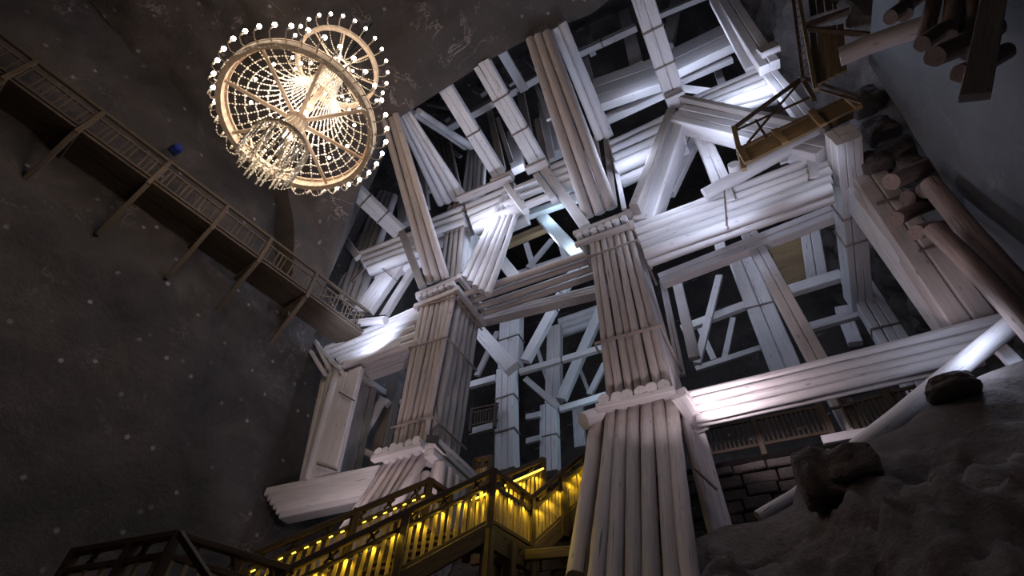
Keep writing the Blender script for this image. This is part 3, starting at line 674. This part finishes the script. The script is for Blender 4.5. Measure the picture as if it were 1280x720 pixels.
# stone retaining wall
def stone_wall():
    p0, p1 = at(884, 590, y=11.4), at(1040, 556, y=11.4)
    t = bmesh.new(); rr = random.Random(3); z1 = p0.z-.05; 
    h = 2.6; r = 0; z = z1
    while z > z1-h:
        hh = rr.uniform(.17, .30); x = p0.x-.6
        while x < p1.x+1:
            w = rr.uniform(.3, .75)
            m = bmesh.ops.create_cube(t, size=1, matrix=Matrix.Translation((x+w/2, 11.5+rr.uniform(-.06, .06), z-hh/2)) @ Matrix.Rotation(rr.uniform(-.04, .04), 4, 'Y') @ Matrix.Diagonal((w-.035, .5, hh-.03, 1)))
            x += w
        z -= hh
    bmesh.ops.bevel(t, geom=t.edges[:], offset=.025, segments=1, affect='EDGES')
    o = link('wall_inner', t, RUBBLE, (0, 0, 0)); tag(o, kind='structure')
stone_wall()
def stone_bank():
    bm = bmesh.new(); rr = random.Random(5)
    z = 5.9
    while z > 2.5:
        hh = rr.uniform(.2, .34); x = -6.2
        while x < -2.6:
            w = rr.uniform(.4, .9)
            bmesh.ops.create_cube(bm, size=1, matrix=Matrix.Translation((x+w/2, 10.9+rr.uniform(-.08, .08), z-hh/2)) @ Matrix.Diagonal((w-.04, .5, hh-.035, 1)))
            x += w
        z -= hh
    bmesh.ops.bevel(bm, geom=bm.edges[:], offset=.025, segments=1, affect='EDGES')
    o = link('wall_stair', bm, RUBBLE, (0, 0, 0)); tag(o, kind='structure')
stone_bank()
# leaning logs at lower right
GL = 'loose round logs at the right rock wall'
def logs(label, a, b, rpx, y, mat=BARK, y1=None, k0='y', k1='y', name='round_log', r1=None):
    p0, p1 = at(*a, **{k0: y}), at(*b, **{k1: y if y1 is None else y1}); t = thing(name, p0, label, 'log', GL)
    log('log', p0, p1, rpx*px((p0+p1)/2), t, mat, wob=.04); return t
logs('slanting log resting on the mound, brightly lit at its upper end', (1040, 580), (1290, 388), 12, 10.2, WHITE, 9.4, name='slanting_log')
logs('thin pale log leaning on the stone wall below the upright boulder', (950, 648), (1010, 602), 7, 10.0, WHITE, 10.3, name='thin_log')
logs('outer long brown log leaning on the right wall', (1162, 228), (1300, 385), 13, 9.2, BARK, 9.2, name='leaning_log')
logs('inner long brown log leaning on the right wall, bright along its edge', (1168, 285), (1300, 430), 13, 9.0, BARK, 9.0, name='leaning_log')
logs('topmost short log end jutting from the rock beside the massive column', (1115, 226), (1200, 192), 10, 9.3, BARK, 10.6, name='short_log')
logs('second short log end jutting from the rock beside the massive column', (1122, 272), (1176, 252), 9, 9.5, BARK, 10.8, name='short_log')
logs('third short log end jutting from the rock beside the massive column', (1146, 292), (1200, 282), 9, 9.5, BARK, 10.8, name='short_log')
logs('dark short log under the topmost jutting log end', (1158, 240), (1215, 215), 10, 9.7, BARK, 10.8, name='short_log')
logs('dark short log end beside the heads of the leaning logs', (1132, 250), (1180, 232), 9, 9.9, BARK, 10.8, name='short_log')
strut('bright white squared timber at the foot of the slanting log', (1238, 424), (1282, 468), 18, 9.9, WHITE, name='squared_foot', cat='timber')
strut('white planks tucked behind the massive right column', (1182, 300), (1245, 382), 26, 10.4, WHITE, name='wall_boards', cat='plank', boards=2, thick=.2)
# crib at top right
logs('thick log jutting left from the crib, pale along its underside', (1050, 72), (1160, 30), 12, 6.6, TAN, 6.4, name='crib_log')
for i, (a, b, r, lb) in enumerate((((1153, 57), (1215, 20), 10, 'upper sawn log end of the crib at the right wall'), ((1172, 72), (1240, 34), 13, 'largest sawn log end of the crib at the right wall'), ((1196, 96), (1262, 60), 11, 'lowest sawn log end of the crib at the right wall'), ((1110, 20), (1170, -14), 9, 'small sawn log end at the top edge left of the crib'))):
    logs(lb, a, b, r, 5.3, BARK, 5.6, name='crib_log')
for i, (a, b, r, lb) in enumerate((((1158, 48), (1168, -14), 9, 'first upright log of the crib'), ((1182, 50), (1196, -14), 11, 'second upright log of the crib'), ((1208, 68), (1222, -14), 10, 'third upright log of the crib'), ((1128, 22), (1134, -14), 9, 'upright log left of the crib at the top edge'))):
    logs(lb, a, b, r, 5.5, BARK, 5.4, name='crib_log')
strut('broad reddish squared post at the right end of the crib', (1218, 122), (1244, -14), 32, 5.2, GREY, name='crib_post', cat='post', thick=.12)
# rocks in recess
for i, (u, v, s, lb) in enumerate(((1085, 125, .5, 'pale rock lump above the recess beside the balcony'), (1100, 165, .45, 'rock lump in the recess under the crib'), (1122, 190, .4, 'light rock lump just above the topmost jutting log'), (1090, 205, .4, 'brown rock lump beside the head of the massive column'), (1140, 210, .35, 'small rock lump between the jutting logs'))):
    boulder(at(u, v, y=10.2), (s*1.1, s*.9, s*1.0), i*4.3+1, lb, RUBBLE)
# ------------------------------------------------------------------ balcony and gallery tower
t = thing('wooden_balcony', at(930, 200, y=9.0), 'small brown wooden balcony with crossed railing above the mid-height right beam', 'balcony')
fl = [at(930, 212, y=9.4), at(1072, 128, y=9.4), at(1060, 108, y=9.0), at(920, 178, y=9.0)]
A, B = at(920, 186, y=9.0), at(1064, 118, y=9.0)
for i in range(3):
    timber('floor_plank', A+Vector((0, .12+.24*i, -.02*i)), B+Vector((0, .12+.24*i, -.02*i)), .23, .07, VY, t, BROWN)
F0, F1 = at(927, 198, y=9.0), at(1068, 128, y=9.0)
timber('front_fascia', F0, F1, .62, .08, VZ, t, BROWN, boards=2)
for f in (.02, .35, .68, .98):
    c = lerp(F0, F1, f); timber('bracket', c-VZ*.42-VY*.08, c+VZ*.42-VY*.08, .17, .1, VX, t, BROWN)
R0, R1 = at(918, 160, y=9.0), at(1000, 100, y=9.0)
timber('handrail', R0, at(1003, 97, y=9.0), .1, .1, VZ, t, DBROWN)
timber('corner_post', R0+VZ*.05, at(930, 212, y=9.05), .14, .12, VX, t, BROWN)
timber('corner_post', at(1001, 96, y=9.0), at(1018, 124, y=9.0), .12, .12, VX, t, DBROWN)
timber('cross_bar', at(921, 162, y=9.02), at(1012, 122, y=9.02), .06, .05, VZ, t, DBROWN)
timber('cross_bar', at(935, 178, y=9.02), at(1000, 102, y=9.02), .06, .05, VZ, t, DBROWN)
timber('cross_bar', at(945, 150, y=9.02), at(958, 172, y=9.02), .06, .05, VX, t, DBROWN)
timber('handrail', at(1003, 97, y=9.0), at(1072, 120, y=8.7), .09, .08, VZ, t, DBROWN)
t = thing('gallery_tower', at(1022, 110, y=8.6), 'tall brown planked gallery tower with lattice side rising out of the top', 'tower')
for i in range(5):
    f = (i+.5)/5; timber('wall_plank', lerp(at(1018, 108, y=8.7), at(1058, 88, y=8.7), f), lerp(at(1012, 38, y=8.7), at(1055, 30, y=8.7), f), .17*1.02, .06, VX, t, BROWN)
for i in range(4):
    f = (i+.5)/4; timber('upper_plank', lerp(at(1012, 22, y=8.8), at(1052, 10, y=8.8), f), lerp(at(1004, -40, y=8.8), at(1046, -40, y=8.8), f), .2, .06, VX, t, DBROWN)
timber('corner_post', at(1020, 112, y=8.6), at(994, -30, y=8.6), .12, .12, VX, t, BROWN)
timber('corner_post', at(1004, 100, y=8.8), at(990, -10, y=8.8), .1, .1, VX, t, DBROWN)
for i in range(13):
    v = 96-i*9; timber('lattice_bar', at(1004-i*1.1, v, y=8.75), at(1016-i*1.9, v-9+3, y=8.65), .04, .03, VZ, t, DBROWN)
timber('ledge_board', at(1008, 32, y=8.6), at(1062, 14, y=8.6), .14, .2, VZ, t, DBROWN)
timber('ledge_board', at(1012, 36, y=8.6), at(1090, 44, y=8.6), .1, .15, VZ, t, DBROWN)
strut('thin dark bar from the balcony corner to the rock', (1025, 113), (1078, 128), 4, 8.5, DBROWN, name='thin_bar', cat='bar')
# ------------------------------------------------------------------ walkway on the left rock wall
WA, WB = at(-30, 22, z=13.9), at(462, 390, z=14.0)
WA.z = 13.95; WB.z = 13.95
d = (WB-WA).normalized(); nrm = Vector((-d.y, d.x, 0)); L = (WB-WA).length
t = thing('wall_walkway', WA, 'long brown wooden walkway with railing fixed high along the left rock wall', 'walkway')
H = 1.0
timber('handrail', WA, WB, .1, .1, VZ, t, WALKW)
timber('rail', WA-VZ*.28, WB-VZ*.28, .06, .05, VZ, t, WALKW)
timber('rail', WA-VZ*.95, WB-VZ*.95, .08, .06, VZ, t, WALKW)
nb = 46
for i in range(nb*2):
    if i % 4 == 3: continue
    c = WA+d*L*(i+.5)/(nb*2); timber('baluster', c-VZ*.95, c-VZ*.25, .04, .035, d, t, WALKW)
posts_uv = [(-22, 28), (46, 76), (130, 140), (215, 200), (285, 258), (338, 300), (392, 345)]
for i, (u, v) in enumerate(posts_uv):
    s_ = (at(u, v, z=13.95)-WA).dot(d); c = WA+d*s_
    timber('post', c-VZ*1.25, c+VZ*.03, .12, .12, d, t, WALKW)
    timber('joist', c-VZ*1.15+nrm*-.05, c-VZ*1.15+nrm*1.3, .12, .12, VZ, t, WALKW)
    timber('bracket', c-VZ*1.2, c-VZ*2.7+nrm*1.15, .13, .12, d, t, WALKW)
for k in range(4):
    o_ = nrm*(.15+.3*k)-VZ*1.05; timber('floor_plank', WA+o_, WB+o_, .29, .06, nrm, t, WALKW)
# cross braced last bay
for a, b in (((-.25), (-.95)), ((-.95), (-.25))):
    for s0, s1 in ((L-2.3, L-1.2), (L-1.2, L-.1)):
        timber('cross_brace', WA+d*s0+VZ*a, WA+d*s1+VZ*b, .04, .03, VZ, t, WALKW)
# blue lamp body on the wall
p = at(221, 186, z=15.2); 
t = thing('wall_lamp', p, 'small blue floodlight housing on the dark wall above the walkway', 'lamp')
bm = bmesh.new(); add_box(bm, Vector((0, 0, 0)), (.3, .28, .22)); bmesh.ops.bevel(bm, geom=bm.edges[:], offset=.04, segments=2, affect='EDGES'); link('housing', bm, BLUE, p, None, t)
bm = bmesh.new(); add_box(bm, Vector((0, 0, 0)), (.05, .3, .3)); link('mounting_bracket', bm, METAL, p+Vector((-.17, 0, .02)), None, t)
# ------------------------------------------------------------------ stairs with lit railings
P1 = at(616, 589, y=8.0); P1b = at(537, 601, z=P1.z)
Q1 = at(355, 715, y=5.9); 
fd = (P1-Q1)
P2 = at(664, 623, z=P1.z); 
P3 = at(737, 562, y=10.3)
def rail_run(label, a, b, n, h=1.0, led=True, post_at=(0, 1), stringer=True, mat=DBROWN, orn=4, inner=None, name='stair_railing'):
    """a, b: ends of the handrail"""
    t = thing(name, a-VZ*h, label, 'railing', 'stair railings with yellow light strips')
    dd = b-a; hd = Vector((dd.x, dd.y, 0)).normalized(); nn = Vector((-hd.y, hd.x, 0))
    timber('handrail', a, b, .13, .09, nn, t, mat)
    timber('rail', a-VZ*.26, b-VZ*.26, .08, .07, VZ, t, mat)
    timber('rail', a-VZ*.92, b-VZ*.92, .07, .07, VZ, t, mat)
    for f in post_at:
        c = lerp(a, b, f); timber('post', c-VZ*(h+.35), c+VZ*.04, .13, .13, hd, t, mat)
    for i in range(n):
        c = lerp(a, b, (i+.5)/n); timber('baluster', c-VZ*.93, c-VZ*.24, .06, .04, hd, t, LIT_BALUSTER)
    for i in range(orn):
        c = lerp(a, b, (i+.5)/orn)
        bm = bmesh.new()
        for s in (-1, 1):
            add_box(bm, Vector((0, 0, 0)), (.035, .035, .26), Matrix.Rotation(s*.65, 3, 'Y'))
        bmesh.ops.create_uvsphere(bm, u_segments=8, v_segments=6, radius=.045)
        o = link('ornament', bm, DBROWN, c-VZ*.13, Matrix((hd, nn, VZ)).transposed().to_quaternion(), t)
    if stringer:
        timber('stringer', a-VZ*1.12, b-VZ*1.12, .26, .1, VZ, t, mat)
    if led == 'dots':
        Lr = dd.length; nl = int(Lr/.2)
        for i in range(nl):
            bm = bmesh.new(); add_box(bm, Vector((0, 0, 0)), (.015, .022, Lr/nl*.3))
            link('led_light', bm, LED, lerp(a, b, (i+.5)/nl)-VZ*.3+inner*.05, frame(a, b, VZ), t)
    elif led:
        o_ = inner*.07-VZ*.24; timber('led_strip', a+o_, b+o_, .03, .03, VZ, t, LED)
    return t
inn1 = Vector((-.6, .8, 0)).normalized()
rail_run('near lit railing of the lower stair flight climbing to the corner landing', Q1-fd*.25, P1, 30, post_at=(.18, .62, 1.0), inner=inn1, orn=7)
rail_run('short lit railing around the corner landing of the stairs', P1, P2, 11, post_at=(1,), inner=Vector((-.5, .8, 0)), orn=2)
rail_run('lit railing of the upper stair flight passing behind the splayed logs', P2, P3, 19, post_at=(.5, 1.0), inner=Vector((-.6, .6, 0)), orn=5)
F1a = P1b - (P1-Q1)*1.05
F1a = at(300, 700, z=F1a.z+.25)
rail_run('far railing of the lower stair flight with a dotted light strip', F1a, P1b, 22, post_at=(.0, .55, 1.0), inner=-inn1, orn=6, led='dots')
far2 = at(562, 616, z=P1.z)
rail_run('short dark railing behind the corner landing', P1b, far2, 4, led=False, post_at=(1,), orn=1, stringer=False)
G0, G1 = at(590, 612, z=P1.z), at(678, 575, z=P3.z-.35)
rail_run('far railing of the upper stair flight in front of the tall inner column', G0, G1, 16, post_at=(.0, 1.0), inner=Vector((.5, -.6, 0)), orn=3)
rail_run('small lit railing at the top of the stairs beside the left log column', at(594, 575, y=12.2), at(614, 571, y=12.2), 6, h=.7, inner=VY, post_at=(0, 1), orn=1, stringer=False)
# treads and landing
def flight(label, a, b, wv, n):
    t = thing('stair_flight', a-VZ*1.2, label, 'stairs', 'wooden stair flights')
    for i in range(n):
        c = lerp(a, b, (i+.5)/n)-VZ*1.08+wv*.5; dd = b-a; hd = Vector((dd.x, dd.y, 0)).normalized()
        timber('tread', c-wv*.38, c+wv*.5, min(.3, hd.dot(dd)/n*1.1), .05, hd, t, DBROWN)
    return t
wv1 = P1b-P1
flight('lower wooden stair flight between the two lit railings', Q1-fd*.25, P1, wv1, 16)
flight('upper wooden stair flight rising behind the splayed logs', P2, P3, Vector((-.68, .60, 0)), 8)
t = thing('stair_landing', P1-VZ*1.2, 'planked corner landing joining the two stair flights on posts', 'landing')
for i in range(6):
    f = (i+.5)/6; timber('plank', lerp(P1, P2, f)-VZ*1.1, lerp(P1b, G0, f)-VZ*1.1, .28, .06, (P2-P1), t, DBROWN)
for p in (P1, P2, lerp(P1, P2, .5)):
    timber('support_post', Vector((p.x, p.y, -1.4)), p-VZ*1.1, .18, .18, VX, t, DBROWN)
timber('cross_beam', P1-VZ*2.0, P2-VZ*2.0, .2, .15, VZ, t, DBROWN)
timber('edge_beam', P1-VZ*1.25, P2-VZ*1.25, .28, .1, VZ, t, DBROWN)
# near dark landing at lower left
a, b, c = at(221, 669, z=2.9), at(366, 713, z=2.9), at(94, 690, z=2.9)
t = rail_run('dark railing of the lowest landing at the bottom left of the stairs', a, b, 9, led=False, orn=3, post_at=(0,), stringer=False)
t = rail_run('dark railing end of the lowest landing nearest the left wall', c, a, 6, led=False, orn=2, post_at=(0, .6), stringer=False)
strut('dark brown slanting timber at the corner of the lowest landing', (224, 668), (262, 724), 11, 2.85, DBROWN, 2.3, k0='z', k1='z', name='corner_timber', cat='timber')
# fixture on left column belt
p = at(541, 549, y=9.6); t = thing('flood_lamp', p, 'small dark floodlight fixture on the belt of the left log column', 'lamp')
bm = bmesh.new(); add_box(bm, Vector((0, 0, 0)), (.32, .16, .14)); link('housing', bm, METAL, p, frame(Vector((0, 0, 0)), VZ, Vector((1, .6, .2))), t)
tube('mounting_arm', [p, p+Vector((.1, .5, -.15))], .03, t, METAL)
# timbers under the stairs
for i, (a, b, w, y, lb) in enumerate((((560, 668), (720, 640), 12, 10.5, 'dim horizontal timber under the upper stair flight'), ((590, 700), (718, 690), 14, 9.0, 'dim lower timber under the corner landing'))):
    strut(lb, a, b, w, y, BARK, name='support_timber', cat='timber', group='dim timbers under the stairs')
# ------------------------------------------------------------------ chandelier
CX, CY = -7.5, 2.55
base = Vector((CX, CY, 10.0))
ch = thing('crystal_chandelier', base, 'huge warm glowing two-wheel crystal chandelier hanging from the rock ceiling', 'chandelier')
def ringm(name, z, r, w, h, mat=GILT, n=72):
    bm = bmesh.new(); pr = [(-w/2, -h/2), (w/2, -h/2), (w/2, h/2), (-w/2, h/2)]
    rs = [[bm.verts.new(((r+x)*math.cos(2*PI*i/n), (r+x)*math.sin(2*PI*i/n), y)) for x, y in pr] for i in range(n)]
    for i in range(n):
        a, b = rs[i], rs[(i+1) % n]
        for j in range(4): bm.faces.new((a[j], a[(j+1) % 4], b[(j+1) % 4], b[j]))
    bmesh.ops.recalc_face_normals(bm, faces=bm.faces)
    return link(name, bm, mat, Vector((CX, CY, z)), None, ch, False)
ZW, RW, ZU, RU, ZL, RL = 12.0, 1.78, 15.5, 1.12, 10.75, .62
ringm('wheel_rim', ZW, RW, .13, .22); ringm('wheel_rim_moulding', ZW+.14, RW-.02, .2, .05)
ringm('upper_wheel_rim', ZU, RU, .10, .16); ringm('upper_inner_ring', ZU+.1, .3, .05, .1)
ringm('lower_ring', ZL, RL, .05, .1)
C = Vector((CX, CY, 0))
def pol(r, a, z): return C+Vector((r*math.cos(a), r*math.sin(a), z))
for i in range(8):
    a = 2*PI*(i+.35)/8; log('spoke', pol(.14, a, ZW), pol(RW-.05, a, ZW), .055, ch, GILT, .04, wob=0, n=8)
for i in range(8):
    a = 2*PI*(i+.1)/8; log('upper_spoke', pol(.1, a, ZU), pol(RU-.04, a, ZU), .03, ch, GILT, .025, wob=0, n=6)
lathe('hub', [(.02, -.75), (.13, -.72), (.16, -.6), (.10, -.5), (.14, -.3), (.24, -.12), (.27, .0), (.24, .14), (.12, .3), (.09, .7), (.14, .9), (.06, 1.1), (.05, 3.4), (.14, 3.5), (.16, 3.6), (.05, 3.75)], Vector((CX, CY, ZW)), ch, GILT)
tube('suspension_cable', [pol(0, 0, ZU+.2), pol(0, 0, 19.9)], .03, ch, METAL)
def beads(name, pts, r, step, z0=None):
    bm = bmesh.new(); c0 = pts[0]
    acc = []
    for a, b in zip(pts, pts[1:]):
        L_ = (b-a).length; m = max(1, round(L_/step))
        for k in range(m): acc.append(lerp(a, b, k/m))
    for i, p in enumerate(acc):
        rr_ = r*(1.0 if i % 3 else 1.35); q_ = p-c0
        vs = [bm.verts.new(q_+Vector(v)*rr_) for v in ((1, 0, 0), (0, 1, 0), (-1, 0, 0), (0, -1, 0), (0, 0, 1.3), (0, 0, -1.3))]
        for a_, b_ in ((0, 1), (1, 2), (2, 3), (3, 0)):
            bm.faces.new((vs[a_], vs[b_], vs[4])); bm.faces.new((vs[b_], vs[a_], vs[5]))
    add_tube(bm, [p-c0 for p in pts], r*.13, 3)
    return link(name, bm, BEAD, c0, None, ch)
NS = 36
for i in range(NS):       # strings from the big wheel rim up to the upper wheel
    a = 2*PI*i/NS; pts = []
    for k in range(13):
        t_ = k/12; r = lerp(RW-.08, .28, 1-(1-t_)**1.9); z = lerp(ZW+.12, ZU-.25, t_**1.75)
        pts.append(pol(r, a, z))
    beads('bead_string', pts, .024, .07)
for j, t_ in enumerate((.08, .16, .25, .35, .46, .58, .70)):
    r = lerp(RW-.08, .28, 1-(1-t_)**1.9); z = lerp(ZW+.12, ZU-.25, t_**1.75)
    beads('bead_hoop', [pol(r, 2*PI*k/48, z-.05*(k % 2)) for k in range(49)], .02, .07)
for i in range(20):       # skirt from the big rim in to the lower ring
    a = 2*PI*(i+.5)/20; pts = []
    for k in range(9):
        t_ = k/8; pts.append(pol(lerp(RU-.02, .12, t_), a, ZU+.05-.28*math.sin(t_*PI)+.5*t_))
    beads('upper_bead_string', pts, .018, .075)
for i in range(24):       # swags outside the big rim
    a0_, a1_ = 2*PI*i/24, 2*PI*(i+1)/24; pts = []
    for k in range(9):
        t_ = k/8; pts.append(pol(RW+.06, lerp(a0_, a1_, t_), ZW-.12-.26*math.sin(t_*PI)))
    beads('swag', pts, .02, .07)
for i in range(16):
    a = 2*PI*i/16; beads('lower_bead_string', [pol(lerp(.22, RL, k/5), a, lerp(ZW-.15, ZL, (k/5)**.7)) for k in range(6)], .018, .08)
for i in range(40):       # crystal pendants under the lower ring
    a = 2*PI*i/40; rr_ = RL-(.28 if i % 3 == 0 else 0)
    bm = bmesh.new()
    sweep(bm, circ(.018, 5), .7-.15*(i % 2), 3, 0, 1.0, i, z0=-.75)
    for k in range(7): add_box(bm, Vector((0, 0, -.1*k)), (.045, .045, .05), Matrix.Rotation(k, 3, 'Z'))
    link('crystal_pendant', bm, BEAD, pol(rr_, a, ZL-.05), None, ch)
def lampset(n, r, z, up, s=1.):
    for i in range(n):
        a = 2*PI*(i+.5)/n
        pts = [pol(r, a, z-.05), pol(r+.12*s, a, z-.12*s), pol(r+.24*s, a, z-.04*s), pol(r+.26*s, a, z+.06*s)]
        arm = tube('lamp_arm', pts, .016*s, ch, GILT, 5)
        bm = bmesh.new(); sweep(bm, circ(.026*s, 6), .2*s, 1, 0, 1, i); link('candle', bm, BEAD, pts[-1], None, arm)
        bm = bmesh.new(); bmesh.ops.create_uvsphere(bm, u_segments=8, v_segments=6, radius=.052*s)
        for v in bm.verts: v.co.z *= 1.45
        link('bulb', bm, BULB, pts[-1]+VZ*.25*s, None, arm, True)
lampset(36, RW+.04, ZW+.05, 1); lampset(26, RU+.03, ZU+.04, 1, .9)
for r_, z_, n_ in ((1.25, ZW+.45, 12), (.62, ZU-.5, 8)):
    for i in range(n_):
        bm = bmesh.new(); bmesh.ops.create_uvsphere(bm, u_segments=8, v_segments=6, radius=.04)
        link('inner_bulb', bm, BULB, pol(r_, 2*PI*(i+.3)/n_, z_), None, ch, True)
# ------------------------------------------------------------------ LIGHTS
def point(p, e, c, r=.15):
    l = bpy.data.lights.new('point_light', 'POINT'); l.energy = e; l.color = c; l.shadow_soft_size = r
    o = bpy.data.objects.new('point_light', l); COL.objects.link(o); o.location = p; return o
def spot(p, tgt, e, c, ang=70, r=.12, blend=.6):
    l = bpy.data.lights.new('spot_light', 'SPOT'); l.energy = e; l.color = c; l.shadow_soft_size = r
    l.spot_size = math.radians(ang); l.spot_blend = blend
    o = bpy.data.objects.new('spot_light', l); COL.objects.link(o); o.location = p
    o.rotation_mode = 'QUATERNION'; o.rotation_quaternion = (Vector(tgt)-Vector(p)).to_track_quat('-Z', 'Y'); return o
COLD = (.66, .76, 1.0); CYAN = (.5, .78, 1.0); PINK = (1.0, .85, .92); WARM = (1.0, .80, .64)
point(C+VZ*12.6, 330, WARM, .5); point(C+VZ*15.2, 150, WARM, .4); point(C+VZ*11.2, 60, WARM, .3)
for u, v, y, e, c in ((602, 267, 9.42, 150, COLD), (788, 193, 9.38, 150, COLD), (936, 109, 9.4, 150, COLD), (672, 255, 9.1, 80, COLD), (463, 336, 9.4, 80, COLD),
                      (872, 74, 9.85, 170, COLD), (790, 104, 9.85, 80, COLD), (484, 366, 9.4, 80, COLD), (832, 226, 9.1, 70, COLD), (880, 168, 9.1, 90, COLD), (580, 325, 9.3, 30, COLD),
                      (520, 262, 11, 40, COLD), (1220, 414, 9.0, 22, COLD), (1218, 448, 9.2, 14, COLD), (715, 300, 12.0, 55, CYAN), (690, 262, 12.0, 55, CYAN), (880, 478, 9.0, 8, PINK)):
    point(at(u, v, y=y), e*.8, c, .12)
point(Vector((-11, 12.8, 15.2)), 90, COLD, .2)
point(Vector((-5, 12.6, 18)), 110, COLD, .2)
point(Vector((1, 12.6, 18)), 90, COLD, .2)  # unseen fill added for the upper inner rows
point(Vector((-3.6, 13.6, 16.5)), 110, CYAN, .2)
point(Vector((-6, 12, 24)), 150, COLD, .3)
point(Vector((1, 12.5, 23)), 120, COLD, .3)
point(Vector((-5, 17.2, 13)), 45, CYAN, .3)
point(Vector((-5.5, 14, 9.5)), 14, COLD, .3)
point(Vector((3, 13.8, 10)), 12, COLD, .3)  # unseen fill added inside the right opening
point(Vector((.6, 11.2, 8.7)), 6, PINK, .1)  # small fill added to lift the ledge railing, no fixture
point(at(1100, 175, y=7.2), 12, PINK, .2)  # dim fill added to bring out the rock recess
# front floods
spot(Vector((-.5, 9.3, 6.2)), Vector((.3, 10.1, 7.1)), 170, PINK, 140)
spot(Vector((-10.4, 9.2, 11.7)), Vector((-11, 10.2, 13.4)), 170, COLD, 130)
spot(Vector((-9.6, 8.2, 5.4)), Vector((-10.5, 10, 7.0)), 80, PINK, 120)
spot(Vector((-2.4, 4.6, .0)), Vector((-2.2, 8.6, 5)), 240, PINK, 42)
spot(Vector((-1.3, 7.6, 4.6)), Vector((-1.9, 10, 11)), 220, PINK, 80)
spot(Vector((-6.9, 8.3, 4.3)), Vector((-8.2, 9.9, 11)), 230, PINK, 80)
spot(Vector((1.0, 8.8, 11.4)), Vector((.6, 10, 13.4)), 150, COLD, 130)
spot(Vector((3.6, 9.0, 11.8)), Vector((3.4, 10, 13.4)), 30, COLD, 120)
spot(Vector((3.2, 8.6, 6.4)), Vector((4.4, 10.4, 11)), 70, PINK, 80)
point(at(983, 158, y=8.2), 8, WARM, .1)
spot(Vector((2.5, 3.0, 6.0)), Vector((1.5, 7, 2)), 20, PINK, 120, .5)  # fill added to brighten the rock mound, not one of the floods
YEL = (1, .74, .05)
for a, b, n, o_ in ((Q1, P1, 9, -inn1*.07), (P1, P2, 3, Vector((.02, -.09, 0))), (P2, P3, 6, Vector((.10, -.08, 0))), (F1a, P1b, 4, inn1*.1), (G0, G1, 5, Vector((.08, -.08, 0)))):
    for i in range(n):
        p = lerp(a, b, (i+.5)/n)-VZ*.32+o_; spot(p, p-VZ-o_*.8, 3.4 if a is P2 else 6, YEL, 140, .04, .3)
w = bpy.data.worlds.new('World'); sc.world = w; w.use_nodes = True
w.node_tree.nodes['Background'].inputs[0].default_value = (.55, .5, .55, 1); w.node_tree.nodes['Background'].inputs[1].default_value = .02
# ------------------------------------------------------------------ camera
cd = bpy.data.cameras.new('Camera'); cam = bpy.data.objects.new('Camera', cd); COL.objects.link(cam)
cd.sensor_width = 36; cd.lens = FPX/1280*36; cd.clip_start = .05; cd.clip_end = 200
cam.matrix_world = Matrix((RIGHT, UP, -FWD)).transposed().to_4x4()
sc.camera = cam
sc.view_settings.view_transform = 'Standard'; sc.view_settings.look = 'None'; sc.view_settings.exposure = 0; sc.view_settings.gamma = 1
try: sc.view_settings.use_curve_mapping = False
except Exception: pass
